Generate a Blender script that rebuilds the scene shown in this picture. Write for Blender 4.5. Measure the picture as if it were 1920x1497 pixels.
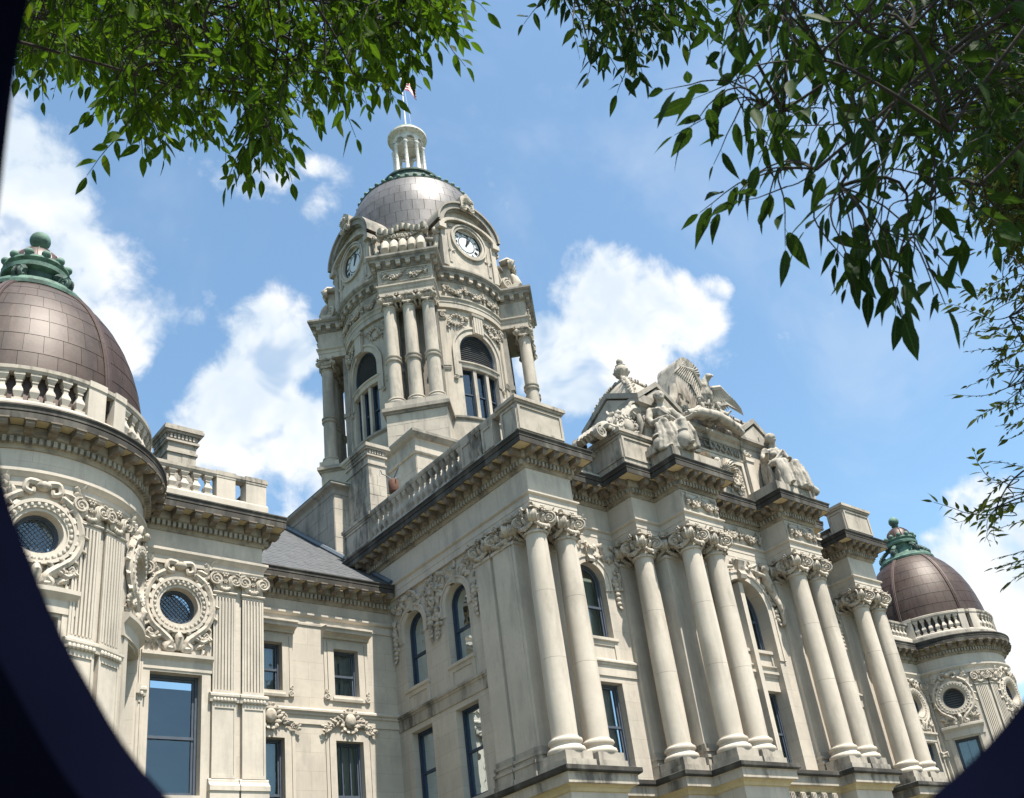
import bpy, math, random
from math import sin, cos, pi, radians, sqrt, atan2, hypot
from mathutils import Vector, Matrix, noise
rnd = random.Random(7)
scene = bpy.context.scene
for o in list(bpy.data.objects): bpy.data.objects.remove(o)

# ---------------------------------------------------------------- camera
Z0 = 9.91                       # height of the portico's plinth above the ground; building numbers below are relative to it
XC = 13.3728                    # the building's axis of symmetry
YAW, PIT, ROL = .7901, .4813, -.165
CAM = Vector((-25.0404, -27.5002, 1.6))
FPX = 1956.0; PPX, PPY = 960+115.88, 748.5+149.43
fw = Vector((sin(YAW)*cos(PIT), cos(YAW)*cos(PIT), sin(PIT)))
rt = Vector((cos(YAW), -sin(YAW), 0)); up = rt.cross(fw)
rt2 = cos(ROL)*rt + sin(ROL)*up; up2 = -sin(ROL)*rt + cos(ROL)*up
cam_d = bpy.data.cameras.new('camera'); cam = bpy.data.objects.new('camera', cam_d); scene.collection.objects.link(cam)
m = Matrix((rt2, up2, -fw)).transposed().to_4x4(); m.translation = CAM; cam.matrix_world = m
cam_d.sensor_width = 36; cam_d.lens = FPX/1920*36
cam_d.shift_x = -115.88/1920; cam_d.shift_y = 149.43/1920
cam_d.clip_start = .05; cam_d.clip_end = 5000
cam_d.dof.use_dof = True; cam_d.dof.focus_distance = 40; cam_d.dof.aperture_fstop = cam_d.lens/1000/.0036
scene.camera = cam
scene.render.resolution_x = 1024; scene.render.resolution_y = 798
def pray(px, py):               # direction of a pixel of the 1920-pixel photograph
    return (rt2*((px-PPX)/FPX) - up2*((py-PPY)/FPX) + fw)
def pat(px, py, depth): return CAM + pray(px, py)*depth

# ---------------------------------------------------------------- sky, sun, exposure
SUN_EL, SUN_AZ = radians(66), radians(5)       # azimuth from -Y towards +X
sdir = Vector((sin(SUN_AZ)*cos(SUN_EL), -cos(SUN_AZ)*cos(SUN_EL), sin(SUN_EL)))
sun_d = bpy.data.lights.new('sun', 'SUN'); sun_d.energy = 5.0; sun_d.angle = radians(.53); sun_d.color = (1, .932, .84)
sun = bpy.data.objects.new('sun', sun_d); scene.collection.objects.link(sun)
sun.rotation_euler = sdir.to_track_quat('Z', 'Y').to_euler(); sun.location = (0, -60, 120)
scene.view_settings.view_transform = 'Standard'; scene.view_settings.look = 'None'
scene.view_settings.exposure = 1.2; scene.view_settings.gamma = 1

world = bpy.data.worlds.new('World'); scene.world = world; world.use_nodes = True
def build_sky():
    nt = world.node_tree; nt.nodes.clear(); N = nt.nodes.new; L = nt.links.new
    out = N('ShaderNodeOutputWorld'); bg = N('ShaderNodeBackground'); bg.inputs[1].default_value = .064
    sky = N('ShaderNodeTexSky'); sky.sky_type = 'NISHITA'; sky.sun_disc = False
    sky.sun_elevation = SUN_EL; sky.sun_rotation = pi - SUN_AZ
    sky.air_density = 1.0; sky.dust_density = 1.2; sky.ozone_density = 1.6
    geo = N('ShaderNodeNewGeometry'); neg = N('ShaderNodeVectorMath'); neg.operation = 'SCALE'; neg.inputs['Scale'].default_value = -1
    L(geo.outputs['Incoming'], neg.inputs[0]); D = neg.outputs[0]
    def math_(op, a, b=None, c=None, clamp=False):
        n = N('ShaderNodeMath'); n.operation = op; n.use_clamp = clamp
        for i, v in enumerate((a, b, c)):
            if v is None: continue
            if isinstance(v, (int, float)): n.inputs[i].default_value = v
            else: L(v, n.inputs[i])
        return n.outputs[0]
    def fbm(scale, detail, rough, off, dist=0.0):
        mp = N('ShaderNodeMapping'); mp.inputs['Location'].default_value = off; L(D, mp.inputs[0])
        n = N('ShaderNodeTexNoise'); n.inputs['Scale'].default_value = scale; n.inputs['Detail'].default_value = detail
        n.inputs['Roughness'].default_value = rough; n.inputs['Distortion'].default_value = dist; L(mp.outputs[0], n.inputs['Vector'])
        return n.outputs[0]
    # cumulus heaps: directions of their centres, angular radius, weight
    lobes = [(60,470,200,1.0),(190,560,150,.9),(40,320,170,.75),(120,330,120,.5),(150,690,120,.6),(225,640,95,.6),(30,640,150,.75),(520,640,110,1.0),(470,740,120,1.0),(560,830,130,1.0),(430,830,120,1.0),(530,960,150,.8),
             (1130,560,120,1.0),(1230,580,110,1.0),(1070,680,130,1.0),(1300,600,95,.9),(1340,540,55,.7),(1180,700,130,1.0),(1330,690,80,.5),
             (1900,1000,140,1.0),(1800,1110,150,.95),(1930,1180,150,1.0),(1710,1210,130,.85),(580,350,110,.42),(880,400,120,.3),(430,330,130,.4),(300,400,90,.36),(345,545,90,.34),(1480,590,120,.3)]
    acc = None
    for px, py, r, w in lobes:
        d = pray(px, py).normalized(); ang = r/FPX/1.12
        vm = N('ShaderNodeVectorMath'); vm.operation = 'DISTANCE'; L(D, vm.inputs[0]); vm.inputs[1].default_value = d
        mr = N('ShaderNodeMapRange'); mr.interpolation_type = 'SMOOTHSTEP'
        mr.inputs['From Min'].default_value = ang*1.45; mr.inputs['From Max'].default_value = ang*.3; mr.inputs['To Min'].default_value = 0; mr.inputs['To Max'].default_value = w
        L(vm.outputs['Value'], mr.inputs['Value'])
        acc = mr.outputs[0] if acc is None else math_('SMOOTH_MAX', acc, mr.outputs[0], .12)
    # scattered heaps elsewhere in the sky
    gen = fbm(2.6, 3, .5, (3.1, 1.7, .4))
    vm = N('ShaderNodeVectorMath'); vm.operation = 'DISTANCE'; L(D, vm.inputs[0]); vm.inputs[1].default_value = pray(960, 748).normalized()
    mr = N('ShaderNodeMapRange'); mr.interpolation_type = 'SMOOTHSTEP'; mr.inputs['From Min'].default_value = .62; mr.inputs['From Max'].default_value = .9
    L(vm.outputs['Value'], mr.inputs['Value'])
    mg = N('ShaderNodeMapRange'); mg.interpolation_type = 'SMOOTHSTEP'; mg.inputs['From Min'].default_value = .5; mg.inputs['From Max'].default_value = .68; L(gen, mg.inputs['Value'])
    acc = math_('MAXIMUM', acc, math_('MULTIPLY', mg.outputs[0], mr.outputs[0]))
    f1 = fbm(8.0, 6, .62, (1.3, .2, 5.1), .3); f2 = fbm(24.0, 5, .62, (.3, 4.2, 2.1), .5); f3 = fbm(70.0, 3, .6, (2.3, 1.2, .1), .3)
    f = math_('ADD', math_('ADD', math_('MULTIPLY', f1, .55), math_('MULTIPLY', f2, .33)), math_('MULTIPLY', f3, .12))
    wob = N('ShaderNodeTexNoise'); wob.inputs['Scale'].default_value = 9; wob.inputs['Detail'].default_value = 3; L(D, wob.inputs['Vector'])
    wv = N('ShaderNodeVectorMath'); wv.operation = 'MULTIPLY_ADD'; L(wob.outputs['Color'], wv.inputs[0]); wv.inputs[1].default_value = (.09, .09, .09); L(D, wv.inputs[2])
    puff = []
    for sc in (13, 31):            # rounded billows
        vo = N('ShaderNodeTexVoronoi'); vo.feature = 'F1'; vo.inputs['Scale'].default_value = sc; L(wv.outputs[0], vo.inputs['Vector']); puff.append(vo.outputs['Distance'])
    bil = math_('ADD', math_('MULTIPLY', math_('SUBTRACT', .45, puff[0]), .75), math_('MULTIPLY', math_('SUBTRACT', .45, puff[1]), .4))
    dens = math_('ADD', math_('ADD', math_('MULTIPLY', math_('SUBTRACT', f, .5), 2.9), bil), math_('MULTIPLY', acc, 1.2))
    dm = N('ShaderNodeMapRange'); dm.interpolation_type = 'SMOOTHSTEP'; dm.inputs['From Min'].default_value = .36; dm.inputs['From Max'].default_value = .98; L(dens, dm.inputs['Value'])
    gate = N('ShaderNodeMapRange'); gate.inputs['From Min'].default_value = .05; gate.inputs['From Max'].default_value = .35; L(acc, gate.inputs['Value'])
    cov = math_('MULTIPLY', dm.outputs[0], gate.outputs[0], clamp=True)
    vl = fbm(3.4, 5, .62, (2.1, .7, 3.3), .8); vr = N('ShaderNodeMapRange'); vr.interpolation_type = 'SMOOTHSTEP'; vr.inputs['From Min'].default_value = .46; vr.inputs['From Max'].default_value = .78; vr.inputs['To Max'].default_value = .2; L(vl, vr.inputs['Value'])
    cov = math_('MAXIMUM', cov, vr.outputs[0])     # thin high veil over the whole sky
    hl = fbm(15.0, 3, .55, (5.7, 3.2, .9), .6); hr = N('ShaderNodeMapRange'); hr.interpolation_type = 'SMOOTHSTEP'; hr.inputs['From Min'].default_value = .52; hr.inputs['From Max'].default_value = .7; hr.inputs['To Min'].default_value = 1; hr.inputs['To Max'].default_value = .45; L(hl, hr.inputs['Value'])
    cov = math_('MULTIPLY', cov, hr.outputs[0], clamp=True)
    # thick parts are brighter, with soft blue-grey hollows
    hol = fbm(9.0, 4, .55, (7.7, 2.2, 1.9), .2)
    hm = N('ShaderNodeMapRange'); hm.interpolation_type = 'SMOOTHSTEP'; hm.inputs['From Min'].default_value = .4; hm.inputs['From Max'].default_value = .62; L(hol, hm.inputs['Value'])
    ccol = N('ShaderNodeMix'); ccol.data_type = 'RGBA'; L(hm.outputs[0], ccol.inputs['Factor'])
    ccol.inputs['A'].default_value = (5.4, 6.1, 6.8, 1); ccol.inputs['B'].default_value = (7.5, 7.6, 7.7, 1)
    tint = N('ShaderNodeMix'); tint.data_type = 'RGBA'; tint.blend_type = 'MULTIPLY'; tint.inputs['Factor'].default_value = 1
    L(sky.outputs[0], tint.inputs['A']); tint.inputs['B'].default_value = SKY_TINT
    mix = N('ShaderNodeMix'); mix.data_type = 'RGBA'; L(cov, mix.inputs['Factor']); L(tint.outputs['Result'], mix.inputs['A']); L(ccol.outputs['Result'], mix.inputs['B'])
    L(mix.outputs['Result'], bg.inputs[0]); L(bg.outputs[0], out.inputs[0])
SKY_TINT = (1.62, 1.86, 1.76, 1)
build_sky()
world.cycles.sampling_method = 'MANUAL'; world.cycles.sample_map_resolution = 512

# ---------------------------------------------------------------- materials (world-position based, so that shared meshes weather differently)
MATS = {}
def mat(name, col, rough=.85, col2=None, scale=1.2, amt=.5, streak=0, grime=None, metallic=0, bump=0, bscale=30, joints=None, coat=0, spec=.3):
    mt = bpy.data.materials.new(name); mt.use_nodes = True; nt = mt.node_tree; N = nt.nodes.new; L = nt.links.new
    b = nt.nodes['Principled BSDF']; b.inputs['Roughness'].default_value = rough; b.inputs['Metallic'].default_value = metallic
    b.inputs['Specular IOR Level'].default_value = spec
    geo = N('ShaderNodeNewGeometry'); P = geo.outputs['Position']
    def nz(sc, det=5, ro=.6, stretch=None):
        n = N('ShaderNodeTexNoise'); n.inputs['Scale'].default_value = sc; n.inputs['Detail'].default_value = det; n.inputs['Roughness'].default_value = ro
        if stretch:
            mp = N('ShaderNodeMapping'); mp.inputs['Scale'].default_value = stretch; L(P, mp.inputs[0]); L(mp.outputs[0], n.inputs['Vector'])
        else: L(P, n.inputs['Vector'])
        return n.outputs[0]
    def ramp(v, a, b2):
        r = N('ShaderNodeMapRange'); r.interpolation_type = 'SMOOTHSTEP'; r.inputs['From Min'].default_value = a; r.inputs['From Max'].default_value = b2; L(v, r.inputs['Value']); return r.outputs[0]
    def mix(f, a, c, k=1.0):
        x = N('ShaderNodeMix'); x.data_type = 'RGBA'
        mu = N('ShaderNodeMath'); mu.operation = 'MULTIPLY'; mu.inputs[1].default_value = k; L(f, mu.inputs[0]); L(mu.outputs[0], x.inputs['Factor'])
        for s_, v in (('A', a), ('B', c)):
            if isinstance(v, tuple): x.inputs[s_].default_value = (*v, 1)
            else: L(v, x.inputs[s_])
        return x.outputs['Result']
    c = col
    if col2: c = mix(ramp(nz(scale), .35, .68), col, col2, amt)
    if col2: c = mix(ramp(nz(scale*9, 3), .4, .7), c, tuple(x*.86 for x in col), .5)
    if grime:
        gcol, gamt, gs = grime
        c = mix(ramp(nz(gs, 7, .65, (1, 1, .28) if streak else None), .48, .66), c, gcol, gamt)
    if streak:
        c = mix(ramp(nz(3.2, 4, .55, (1, 1, .07)), .52, .72), c, tuple(x*.62 for x in col), streak)
    hgt = None
    if joints:
        w, h, k = joints
        sep = N('ShaderNodeSeparateXYZ'); L(P, sep.inputs[0]); ad = N('ShaderNodeMath'); ad.operation = 'ADD'; L(sep.outputs[0], ad.inputs[0]); L(sep.outputs[1], ad.inputs[1])
        cb = N('ShaderNodeCombineXYZ'); L(ad.outputs[0], cb.inputs[0]); L(sep.outputs[2], cb.inputs[1])
        br = N('ShaderNodeTexBrick'); br.inputs['Scale'].default_value = 1; br.inputs['Brick Width'].default_value = w; br.inputs['Row Height'].default_value = h
        br.inputs['Mortar Size'].default_value = .008; br.inputs['Mortar Smooth'].default_value = .3; br.inputs['Bias'].default_value = 0
        br.inputs['Color1'].default_value = (1, 1, 1, 1); br.inputs['Color2'].default_value = (.9, .9, .9, 1); br.inputs['Mortar'].default_value = (.62, .6, .57, 1)
        L(cb.outputs[0], br.inputs['Vector'])
        x = N('ShaderNodeMix'); x.data_type = 'RGBA'; x.blend_type = 'MULTIPLY'; x.inputs['Factor'].default_value = k
        if isinstance(c, tuple): x.inputs['A'].default_value = (*c, 1)
        else: L(c, x.inputs['A'])
        L(br.outputs['Color'], x.inputs['B']); c = x.outputs['Result']
    if isinstance(c, tuple): b.inputs['Base Color'].default_value = (*c, 1)
    else: L(c, b.inputs['Base Color'])
    if bump:
        bn = N('ShaderNodeBump'); bn.inputs['Strength'].default_value = bump; bn.inputs['Distance'].default_value = .02
        L(nz(bscale, 6, .65), bn.inputs['Height']); L(bn.outputs[0], b.inputs['Normal'])
    MATS[name] = mt; return mt
STONE = (.465, .417, .349)
mat('limestone', STONE, .9, (.37, .335, .285), .7, .65, streak=.32, grime=((.22, .205, .18), .45, .8), bump=.25)
mat('limestone_wall', STONE, .9, (.37, .335, .285), .6, .65, streak=.32, grime=((.24, .225, .2), .4, .9), bump=.2, joints=(1.55, .78, .75))
mat('limestone_column', (.475, .427, .358), .9, (.39, .345, .285), .5, .7, streak=.42, grime=((.22, .195, .16), .55, .55), bump=.25)
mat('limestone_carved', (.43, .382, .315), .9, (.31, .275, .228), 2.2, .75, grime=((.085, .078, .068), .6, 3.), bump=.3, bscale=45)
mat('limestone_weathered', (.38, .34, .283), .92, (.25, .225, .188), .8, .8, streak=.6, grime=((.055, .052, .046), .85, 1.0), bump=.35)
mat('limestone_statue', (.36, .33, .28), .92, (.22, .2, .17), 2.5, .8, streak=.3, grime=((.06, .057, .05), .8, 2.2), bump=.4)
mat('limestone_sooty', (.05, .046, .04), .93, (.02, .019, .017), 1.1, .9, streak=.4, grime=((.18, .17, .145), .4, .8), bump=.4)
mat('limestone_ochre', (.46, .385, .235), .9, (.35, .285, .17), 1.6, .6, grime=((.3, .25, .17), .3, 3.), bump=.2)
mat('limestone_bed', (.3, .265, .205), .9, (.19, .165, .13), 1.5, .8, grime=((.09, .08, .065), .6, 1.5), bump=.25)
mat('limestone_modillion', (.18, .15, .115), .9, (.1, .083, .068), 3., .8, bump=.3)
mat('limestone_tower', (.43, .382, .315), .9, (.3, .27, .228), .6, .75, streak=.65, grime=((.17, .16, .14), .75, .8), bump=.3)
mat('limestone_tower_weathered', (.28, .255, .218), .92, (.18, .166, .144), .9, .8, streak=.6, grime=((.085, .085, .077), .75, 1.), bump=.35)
mat('copper', (.042, .024, .017), .52, (.066, .049, .04), .55, .8, streak=.5, grime=((.022, .015, .012), .7, .9), metallic=.1, bump=.12, bscale=8, spec=.3)
mat('copper_brown', (.05, .029, .023), .5, (.08, .05, .041), 1.2, .7, streak=.4, metallic=.3, spec=.5)
mat('lead_copper', (.145, .139, .139), .46, (.095, .09, .088), .5, .8, streak=.35, grime=((.07, .062, .058), .5, 1.), metallic=.22, bump=.12, bscale=6, spec=.28)
mat('verdigris', (.115, .205, .16), .75, (.05, .085, .068), 2.5, .85, grime=((.03, .045, .038), .7, 2.2))
mat('verdigris_dark', (.04, .055, .048), .75, (.085, .15, .125), 2.5, .7)
mat('slate', (.082, .086, .09), .78, (.055, .058, .062), 3., .8, streak=.2, bump=.2)
mat('lead_flashing', (.1, .12, .14), .5, (.07, .08, .09), 3., .6)
mat('white_paint', (.62, .61, .57), .6, (.47, .45, .41), 2.5, .6, grime=((.2, .12, .07), .55, 4.5))
mat('frame_blue', (.03, .048, .08), .5, (.022, .035, .055), 5., .6)
mat('frame_grey', (.07, .085, .11), .5, (.045, .057, .075), 5., .6)
mat('clock_dial', (.55, .57, .57), .4)
mat('clock_black', (.02, .022, .025), .4)
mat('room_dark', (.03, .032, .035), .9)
mat('curtain', (.42, .43, .41), .9, (.3, .315, .3), 2., .5)
mat('blind', (.25, .275, .22), .8, (.2, .225, .18), 1., .5)
mat('louvre', (.07, .075, .08), .7)
mat('bark', (.022, .018, .014), .95, (.045, .037, .03), 9., .8, bump=.8, bscale=25)
mat('twig', (.018, .016, .01), .9)
mat('sculpture_metal', (.0024, .003, .0085), .8, (.0018, .0022, .006), 6., .6, spec=.0)
mat('lawn', (.035, .05, .02), .95, (.05, .058, .028), .6, .8, bump=.6, bscale=14)
mat('pavement', (.26, .225, .185), .9, (.21, .18, .15), .8, .7, joints=None, bump=.2)
mat('rust_metal', (.13, .055, .03), .8, (.05, .028, .022), 8., .8)
mat('pole_white', (.75, .75, .75), .4)
def glass_mat():
    mt = bpy.data.materials.new('window_glass'); mt.use_nodes = True; nt = mt.node_tree; nt.nodes.clear(); N = nt.nodes.new; L = nt.links.new
    out = N('ShaderNodeOutputMaterial'); tr = N('ShaderNodeBsdfTransparent'); tr.inputs[0].default_value = (.72, .8, .82, 1)
    gl = N('ShaderNodeBsdfGlossy'); gl.inputs['Roughness'].default_value = .015; gl.inputs['Color'].default_value = (.7, .8, .86, 1)
    lw = N('ShaderNodeFresnel'); lw.inputs['IOR'].default_value = 1.65
    ad = N('ShaderNodeMath'); ad.operation = 'ADD'; ad.use_clamp = True; ad.inputs[1].default_value = .07; L(lw.outputs[0], ad.inputs[0])
    nz = N('ShaderNodeTexNoise'); nz.inputs['Scale'].default_value = .9; nz.inputs['Detail'].default_value = 2
    bp = N('ShaderNodeBump'); bp.inputs['Strength'].default_value = .07; bp.inputs['Distance'].default_value = .2
    geo = N('ShaderNodeNewGeometry'); L(geo.outputs['Position'], nz.inputs['Vector']); L(nz.outputs[0], bp.inputs['Height']); L(bp.outputs[0], gl.inputs['Normal'])
    mx = N('ShaderNodeMixShader'); L(ad.outputs[0], mx.inputs[0]); L(tr.outputs[0], mx.inputs[1]); L(gl.outputs[0], mx.inputs[2]); L(mx.outputs[0], out.inputs[0])
    MATS['window_glass'] = mt
glass_mat()
def leaf_mat(name, c1, c2, trans):
    mt = bpy.data.materials.new(name); mt.use_nodes = True; nt = mt.node_tree; nt.nodes.clear(); N = nt.nodes.new; L = nt.links.new
    out = N('ShaderNodeOutputMaterial'); df = N('ShaderNodeBsdfPrincipled'); df.inputs['Roughness'].default_value = .58; df.inputs['Specular IOR Level'].default_value = .04
    tl = N('ShaderNodeBsdfTranslucent'); at_ = N('ShaderNodeAttribute'); at_.attribute_name = 'leafco'; sp = N('ShaderNodeSeparateXYZ'); L(at_.outputs['Vector'], sp.inputs[0])
    def M(op, a, b=None):
        n = N('ShaderNodeMath'); n.operation = op
        for i, v in enumerate((a, b)):
            if v is None: continue
            if isinstance(v, (int, float)): n.inputs[i].default_value = v
            else: L(v, n.inputs[i])
        return n.outputs[0]
    geo = N('ShaderNodeNewGeometry'); nz = N('ShaderNodeTexNoise'); nz.inputs['Scale'].default_value = 2.2; nz.inputs['Detail'].default_value = 3; L(geo.outputs['Position'], nz.inputs['Vector'])
    def mix(f, a, b):
        x = N('ShaderNodeMix'); x.data_type = 'RGBA'; L(f, x.inputs['Factor'])
        for s_, v in (('A', a), ('B', b)):
            if isinstance(v, tuple): x.inputs[s_].default_value = (*v, 1)
            else: L(v, x.inputs[s_])
        return x.outputs['Result']
    mr = N('ShaderNodeMapRange'); mr.inputs['From Min'].default_value = .35; mr.inputs['From Max'].default_value = .65; L(M('ADD', M('MULTIPLY', nz.outputs[0], .6), M('MULTIPLY', sp.outputs[2], .4)), mr.inputs['Value'])
    c = mix(mr.outputs[0], c1, c2)
    c = mix(M('MULTIPLY', M('GREATER_THAN', sp.outputs[2], .93), .6), c, (c2[0]*1.9, c2[1]*1.2, c2[2]))          # a few yellowing leaves
    ay = M('ABSOLUTE', sp.outputs[1]); rib = M('LESS_THAN', ay, .013)
    vein = M('MULTIPLY', M('LESS_THAN', M('FRACT', M('MULTIPLY', M('SUBTRACT', sp.outputs[0], M('MULTIPLY', ay, 1.1)), 8.5)), .14), .45)
    c = mix(M('MAXIMUM', M('MULTIPLY', rib, .75), vein), c, (c2[0]*1.7, c2[1]*1.55, c2[2]*1.8))
    L(c, df.inputs['Base Color'])
    br = N('ShaderNodeMix'); br.data_type = 'RGBA'; br.blend_type = 'MULTIPLY'; br.inputs['Factor'].default_value = 1; L(c, br.inputs['A']); br.inputs['B'].default_value = (1.5, 1.6, .6, 1)
    L(br.outputs['Result'], tl.inputs[0])
    ms = N('ShaderNodeMixShader'); ms.inputs[0].default_value = trans; L(df.outputs[0], ms.inputs[1]); L(tl.outputs[0], ms.inputs[2]); L(ms.outputs[0], out.inputs[0])
    MATS[name] = mt
leaf_mat('leaf_near', (.017, .038, .006), (.046, .088, .01), .45)
leaf_mat('leaf_dark', (.01, .023, .008), (.021, .043, .01), .3)
leaf_mat('leaf_far', (.035, .05, .015), (.06, .075, .022), .3)

# ---------------------------------------------------------------- mesh helpers
MIR = [False]                    # when set, everything baked is mirrored about the building's axis
class MB:
    def __init__(s): s.v = []; s.f = []
    def add(s, vs, fs):
        n = len(s.v); s.v += [tuple(p) for p in vs]; s.f += [tuple(i+n for i in f) for f in fs]; return s
    def box(s, x0, x1, y0, y1, z0, z1):
        return s.add([(x0,y0,z0),(x1,y0,z0),(x1,y1,z0),(x0,y1,z0),(x0,y0,z1),(x1,y0,z1),(x1,y1,z1),(x0,y1,z1)],
                     [(3,2,1,0),(4,5,6,7),(0,1,5,4),(1,2,6,5),(2,3,7,6),(3,0,4,7)])
    def frustum(s, x0,x1,y0,y1,z0, X0,X1,Y0,Y1,z1):
        return s.add([(x0,y0,z0),(x1,y0,z0),(x1,y1,z0),(x0,y1,z0),(X0,Y0,z1),(X1,Y0,z1),(X1,Y1,z1),(X0,Y1,z1)],
                     [(3,2,1,0),(4,5,6,7),(0,1,5,4),(1,2,6,5),(2,3,7,6),(3,0,4,7)])
    def poly(s, pts): return s.add(pts, [tuple(range(len(pts)))])
    def sbox(s, S, u0, u1, d0, d1, z0, z1):       # box on a surface S(u,z,d)
        p = [S(u,z,d) for z in (z0,z1) for u,d in ((u0,d0),(u1,d0),(u1,d1),(u0,d1))]
        return s.add(p, [(3,2,1,0),(4,5,6,7),(0,1,5,4),(1,2,6,5),(2,3,7,6),(3,0,4,7)])
    def lathe(s, prof, n=24, c=(0,0), a0=0, a1=2*pi, cap=True):
        full = abs(a1-a0-2*pi) < 1e-6; k = n if full else n+1
        vs = [(c[0]+r*cos(a0+(a1-a0)*j/n), c[1]+r*sin(a0+(a1-a0)*j/n), z) for r, z in prof for j in range(k)]
        fs = []
        for i in range(len(prof)-1):
            for j in range(n):
                j2 = (j+1) % k; fs.append((i*k+j, i*k+j2, (i+1)*k+j2, (i+1)*k+j))
        if cap and full:
            if prof[0][0] > 1e-4: fs.append(tuple(reversed(range(k))))
            if prof[-1][0] > 1e-4: fs.append(tuple((len(prof)-1)*k+j for j in range(k)))
        return s.add(vs, fs)
    def ball(s, c, r, n=8, m_=6, sc=(1,1,1)):
        vs = [(c[0], c[1], c[2]-r*sc[2])]
        for i in range(1, m_):
            t = -pi/2+pi*i/m_
            for j in range(n): a = 2*pi*j/n; vs.append((c[0]+r*sc[0]*cos(t)*cos(a), c[1]+r*sc[1]*cos(t)*sin(a), c[2]+r*sc[2]*sin(t)))
        vs.append((c[0], c[1], c[2]+r*sc[2])); fs = []
        for j in range(n): fs.append((0, 1+(j+1) % n, 1+j)); fs.append((len(vs)-1, 1+(m_-2)*n+j, 1+(m_-2)*n+(j+1) % n))
        for i in range(m_-2):
            for j in range(n): a = 1+i*n+j; b = 1+i*n+(j+1) % n; fs.append((a, b, b+n, a+n))
        return s.add(vs, fs)
    def tube(s, pts, rad, n=6, cap=True):
        pts = [Vector(p) for p in pts]; k = len(pts); vs = []; fs = []
        if isinstance(rad, (int, float)): rad = [rad]*k
        t0 = (pts[1]-pts[0]).normalized(); up_ = Vector((0,0,1)) if abs(t0.z) < .9 else Vector((1,0,0)); a = t0.cross(up_).normalized()
        for i, p in enumerate(pts):
            t = (pts[min(i+1,k-1)]-pts[max(i-1,0)]).normalized(); a = (a-t*a.dot(t)).normalized(); b = t.cross(a)
            for j in range(n): th = 2*pi*j/n; vs.append(p+rad[i]*(cos(th)*a+sin(th)*b))
        for i in range(k-1):
            for j in range(n): fs.append((i*n+j, i*n+(j+1) % n, (i+1)*n+(j+1) % n, (i+1)*n+j))
        if cap: fs.append(tuple(reversed(range(n)))); fs.append(tuple((k-1)*n+j for j in range(n)))
        return s.add(vs, fs)
    def sweep(s, path, prof, closed=False, cap=True):
        """moulding: prof [(outward offset, z)...] swept along a plan polyline with mitred corners; outside is on the right of travel"""
        rows = []; n = len(path)
        for o in [p[0] for p in prof]: rows.append(offset_path(path, o, closed))
        k = len(prof); vs = []; fs = []
        for i in range(n):
            for q in range(k): vs.append((rows[q][i][0], rows[q][i][1], prof[q][1]))
        for i in range(n if closed else n-1):
            a = i*k; b = ((i+1) % n)*k
            for q in range(k-1): fs.append((a+q, b+q, b+q+1, a+q+1))
        if cap and not closed: fs.append(tuple(reversed(range(k)))); fs.append(tuple((n-1)*k+q for q in range(k)))
        return s.add(vs, fs)
    def strip(s, S, u0, u1, prof, nu=1):           # moulding on S: prof [(d, z)]
        k = len(prof); vs = []; fs = []
        for i in range(nu+1):
            u = u0+(u1-u0)*i/nu
            for d, z in prof: vs.append(S(u, z, d))
        for i in range(nu):
            for q in range(k-1): fs.append((i*k+q, (i+1)*k+q, (i+1)*k+q+1, i*k+q+1))
        fs.append(tuple(reversed(range(k)))); fs.append(tuple(nu*k+q for q in range(k)))
        return s.add(vs, fs)
    def ring(s, S, pts_o, pts_i, d0, d1, closed=True):   # flat band on S between two outlines, from depth d0 to front d1
        n = len(pts_o); vs = [S(u,z,d1) for u,z in pts_o]+[S(u,z,d1) for u,z in pts_i]+[S(u,z,d0) for u,z in pts_o]+[S(u,z,d0) for u,z in pts_i]; fs = []
        for i in range(n if closed else n-1):
            j = (i+1) % n
            fs += [(i, j, n+j, n+i), (2*n+i, 2*n+j, j, i), (n+i, n+j, 3*n+j, 3*n+i)]
        return s.add(vs, fs)
    def xform(s, M): s.v = [tuple(M @ Vector(p)) for p in s.v]; return s
    def merge(s, o, M=None):
        return s.add([tuple(M @ Vector(p)) for p in o.v] if M else o.v, o.f)
    def mesh(s, name, m_, smooth=None):
        v, f = s.v, s.f
        if MIR[0]: v = [(2*XC-x, y, z) for x, y, z in v]; f = [tuple(reversed(q)) for q in f]
        me = bpy.data.meshes.new(name); me.from_pydata(v, [], f); me.update()
        me.materials.append(MATS[m_] if isinstance(m_, str) else m_)
        if smooth: me.shade_smooth(); me.set_sharp_from_angle(angle=radians(smooth))
        return me
def offset_path(path, o, closed=False):
    n = len(path); out = []
    for i in range(n):
        p = path[i]; a = path[i-1] if (i > 0 or closed) else None; b = path[(i+1) % n] if (i < n-1 or closed) else None
        def nrm(q, r): dx, dy = r[0]-q[0], r[1]-q[1]; l = hypot(dx, dy); return (dy/l, -dx/l)
        if a is None: nx, ny = nrm(p, b); out.append((p[0]+o*nx, p[1]+o*ny))
        elif b is None: nx, ny = nrm(a, p); out.append((p[0]+o*nx, p[1]+o*ny))
        else:
            n1 = nrm(a, p); n2 = nrm(p, b); d = 1+n1[0]*n2[0]+n1[1]*n2[1]; d = max(d, .2)
            out.append((p[0]+o*(n1[0]+n2[0])/d, p[1]+o*(n1[1]+n2[1])/d))
    return out
WL = {}                          # world location of every object, so that children keep their place
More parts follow.
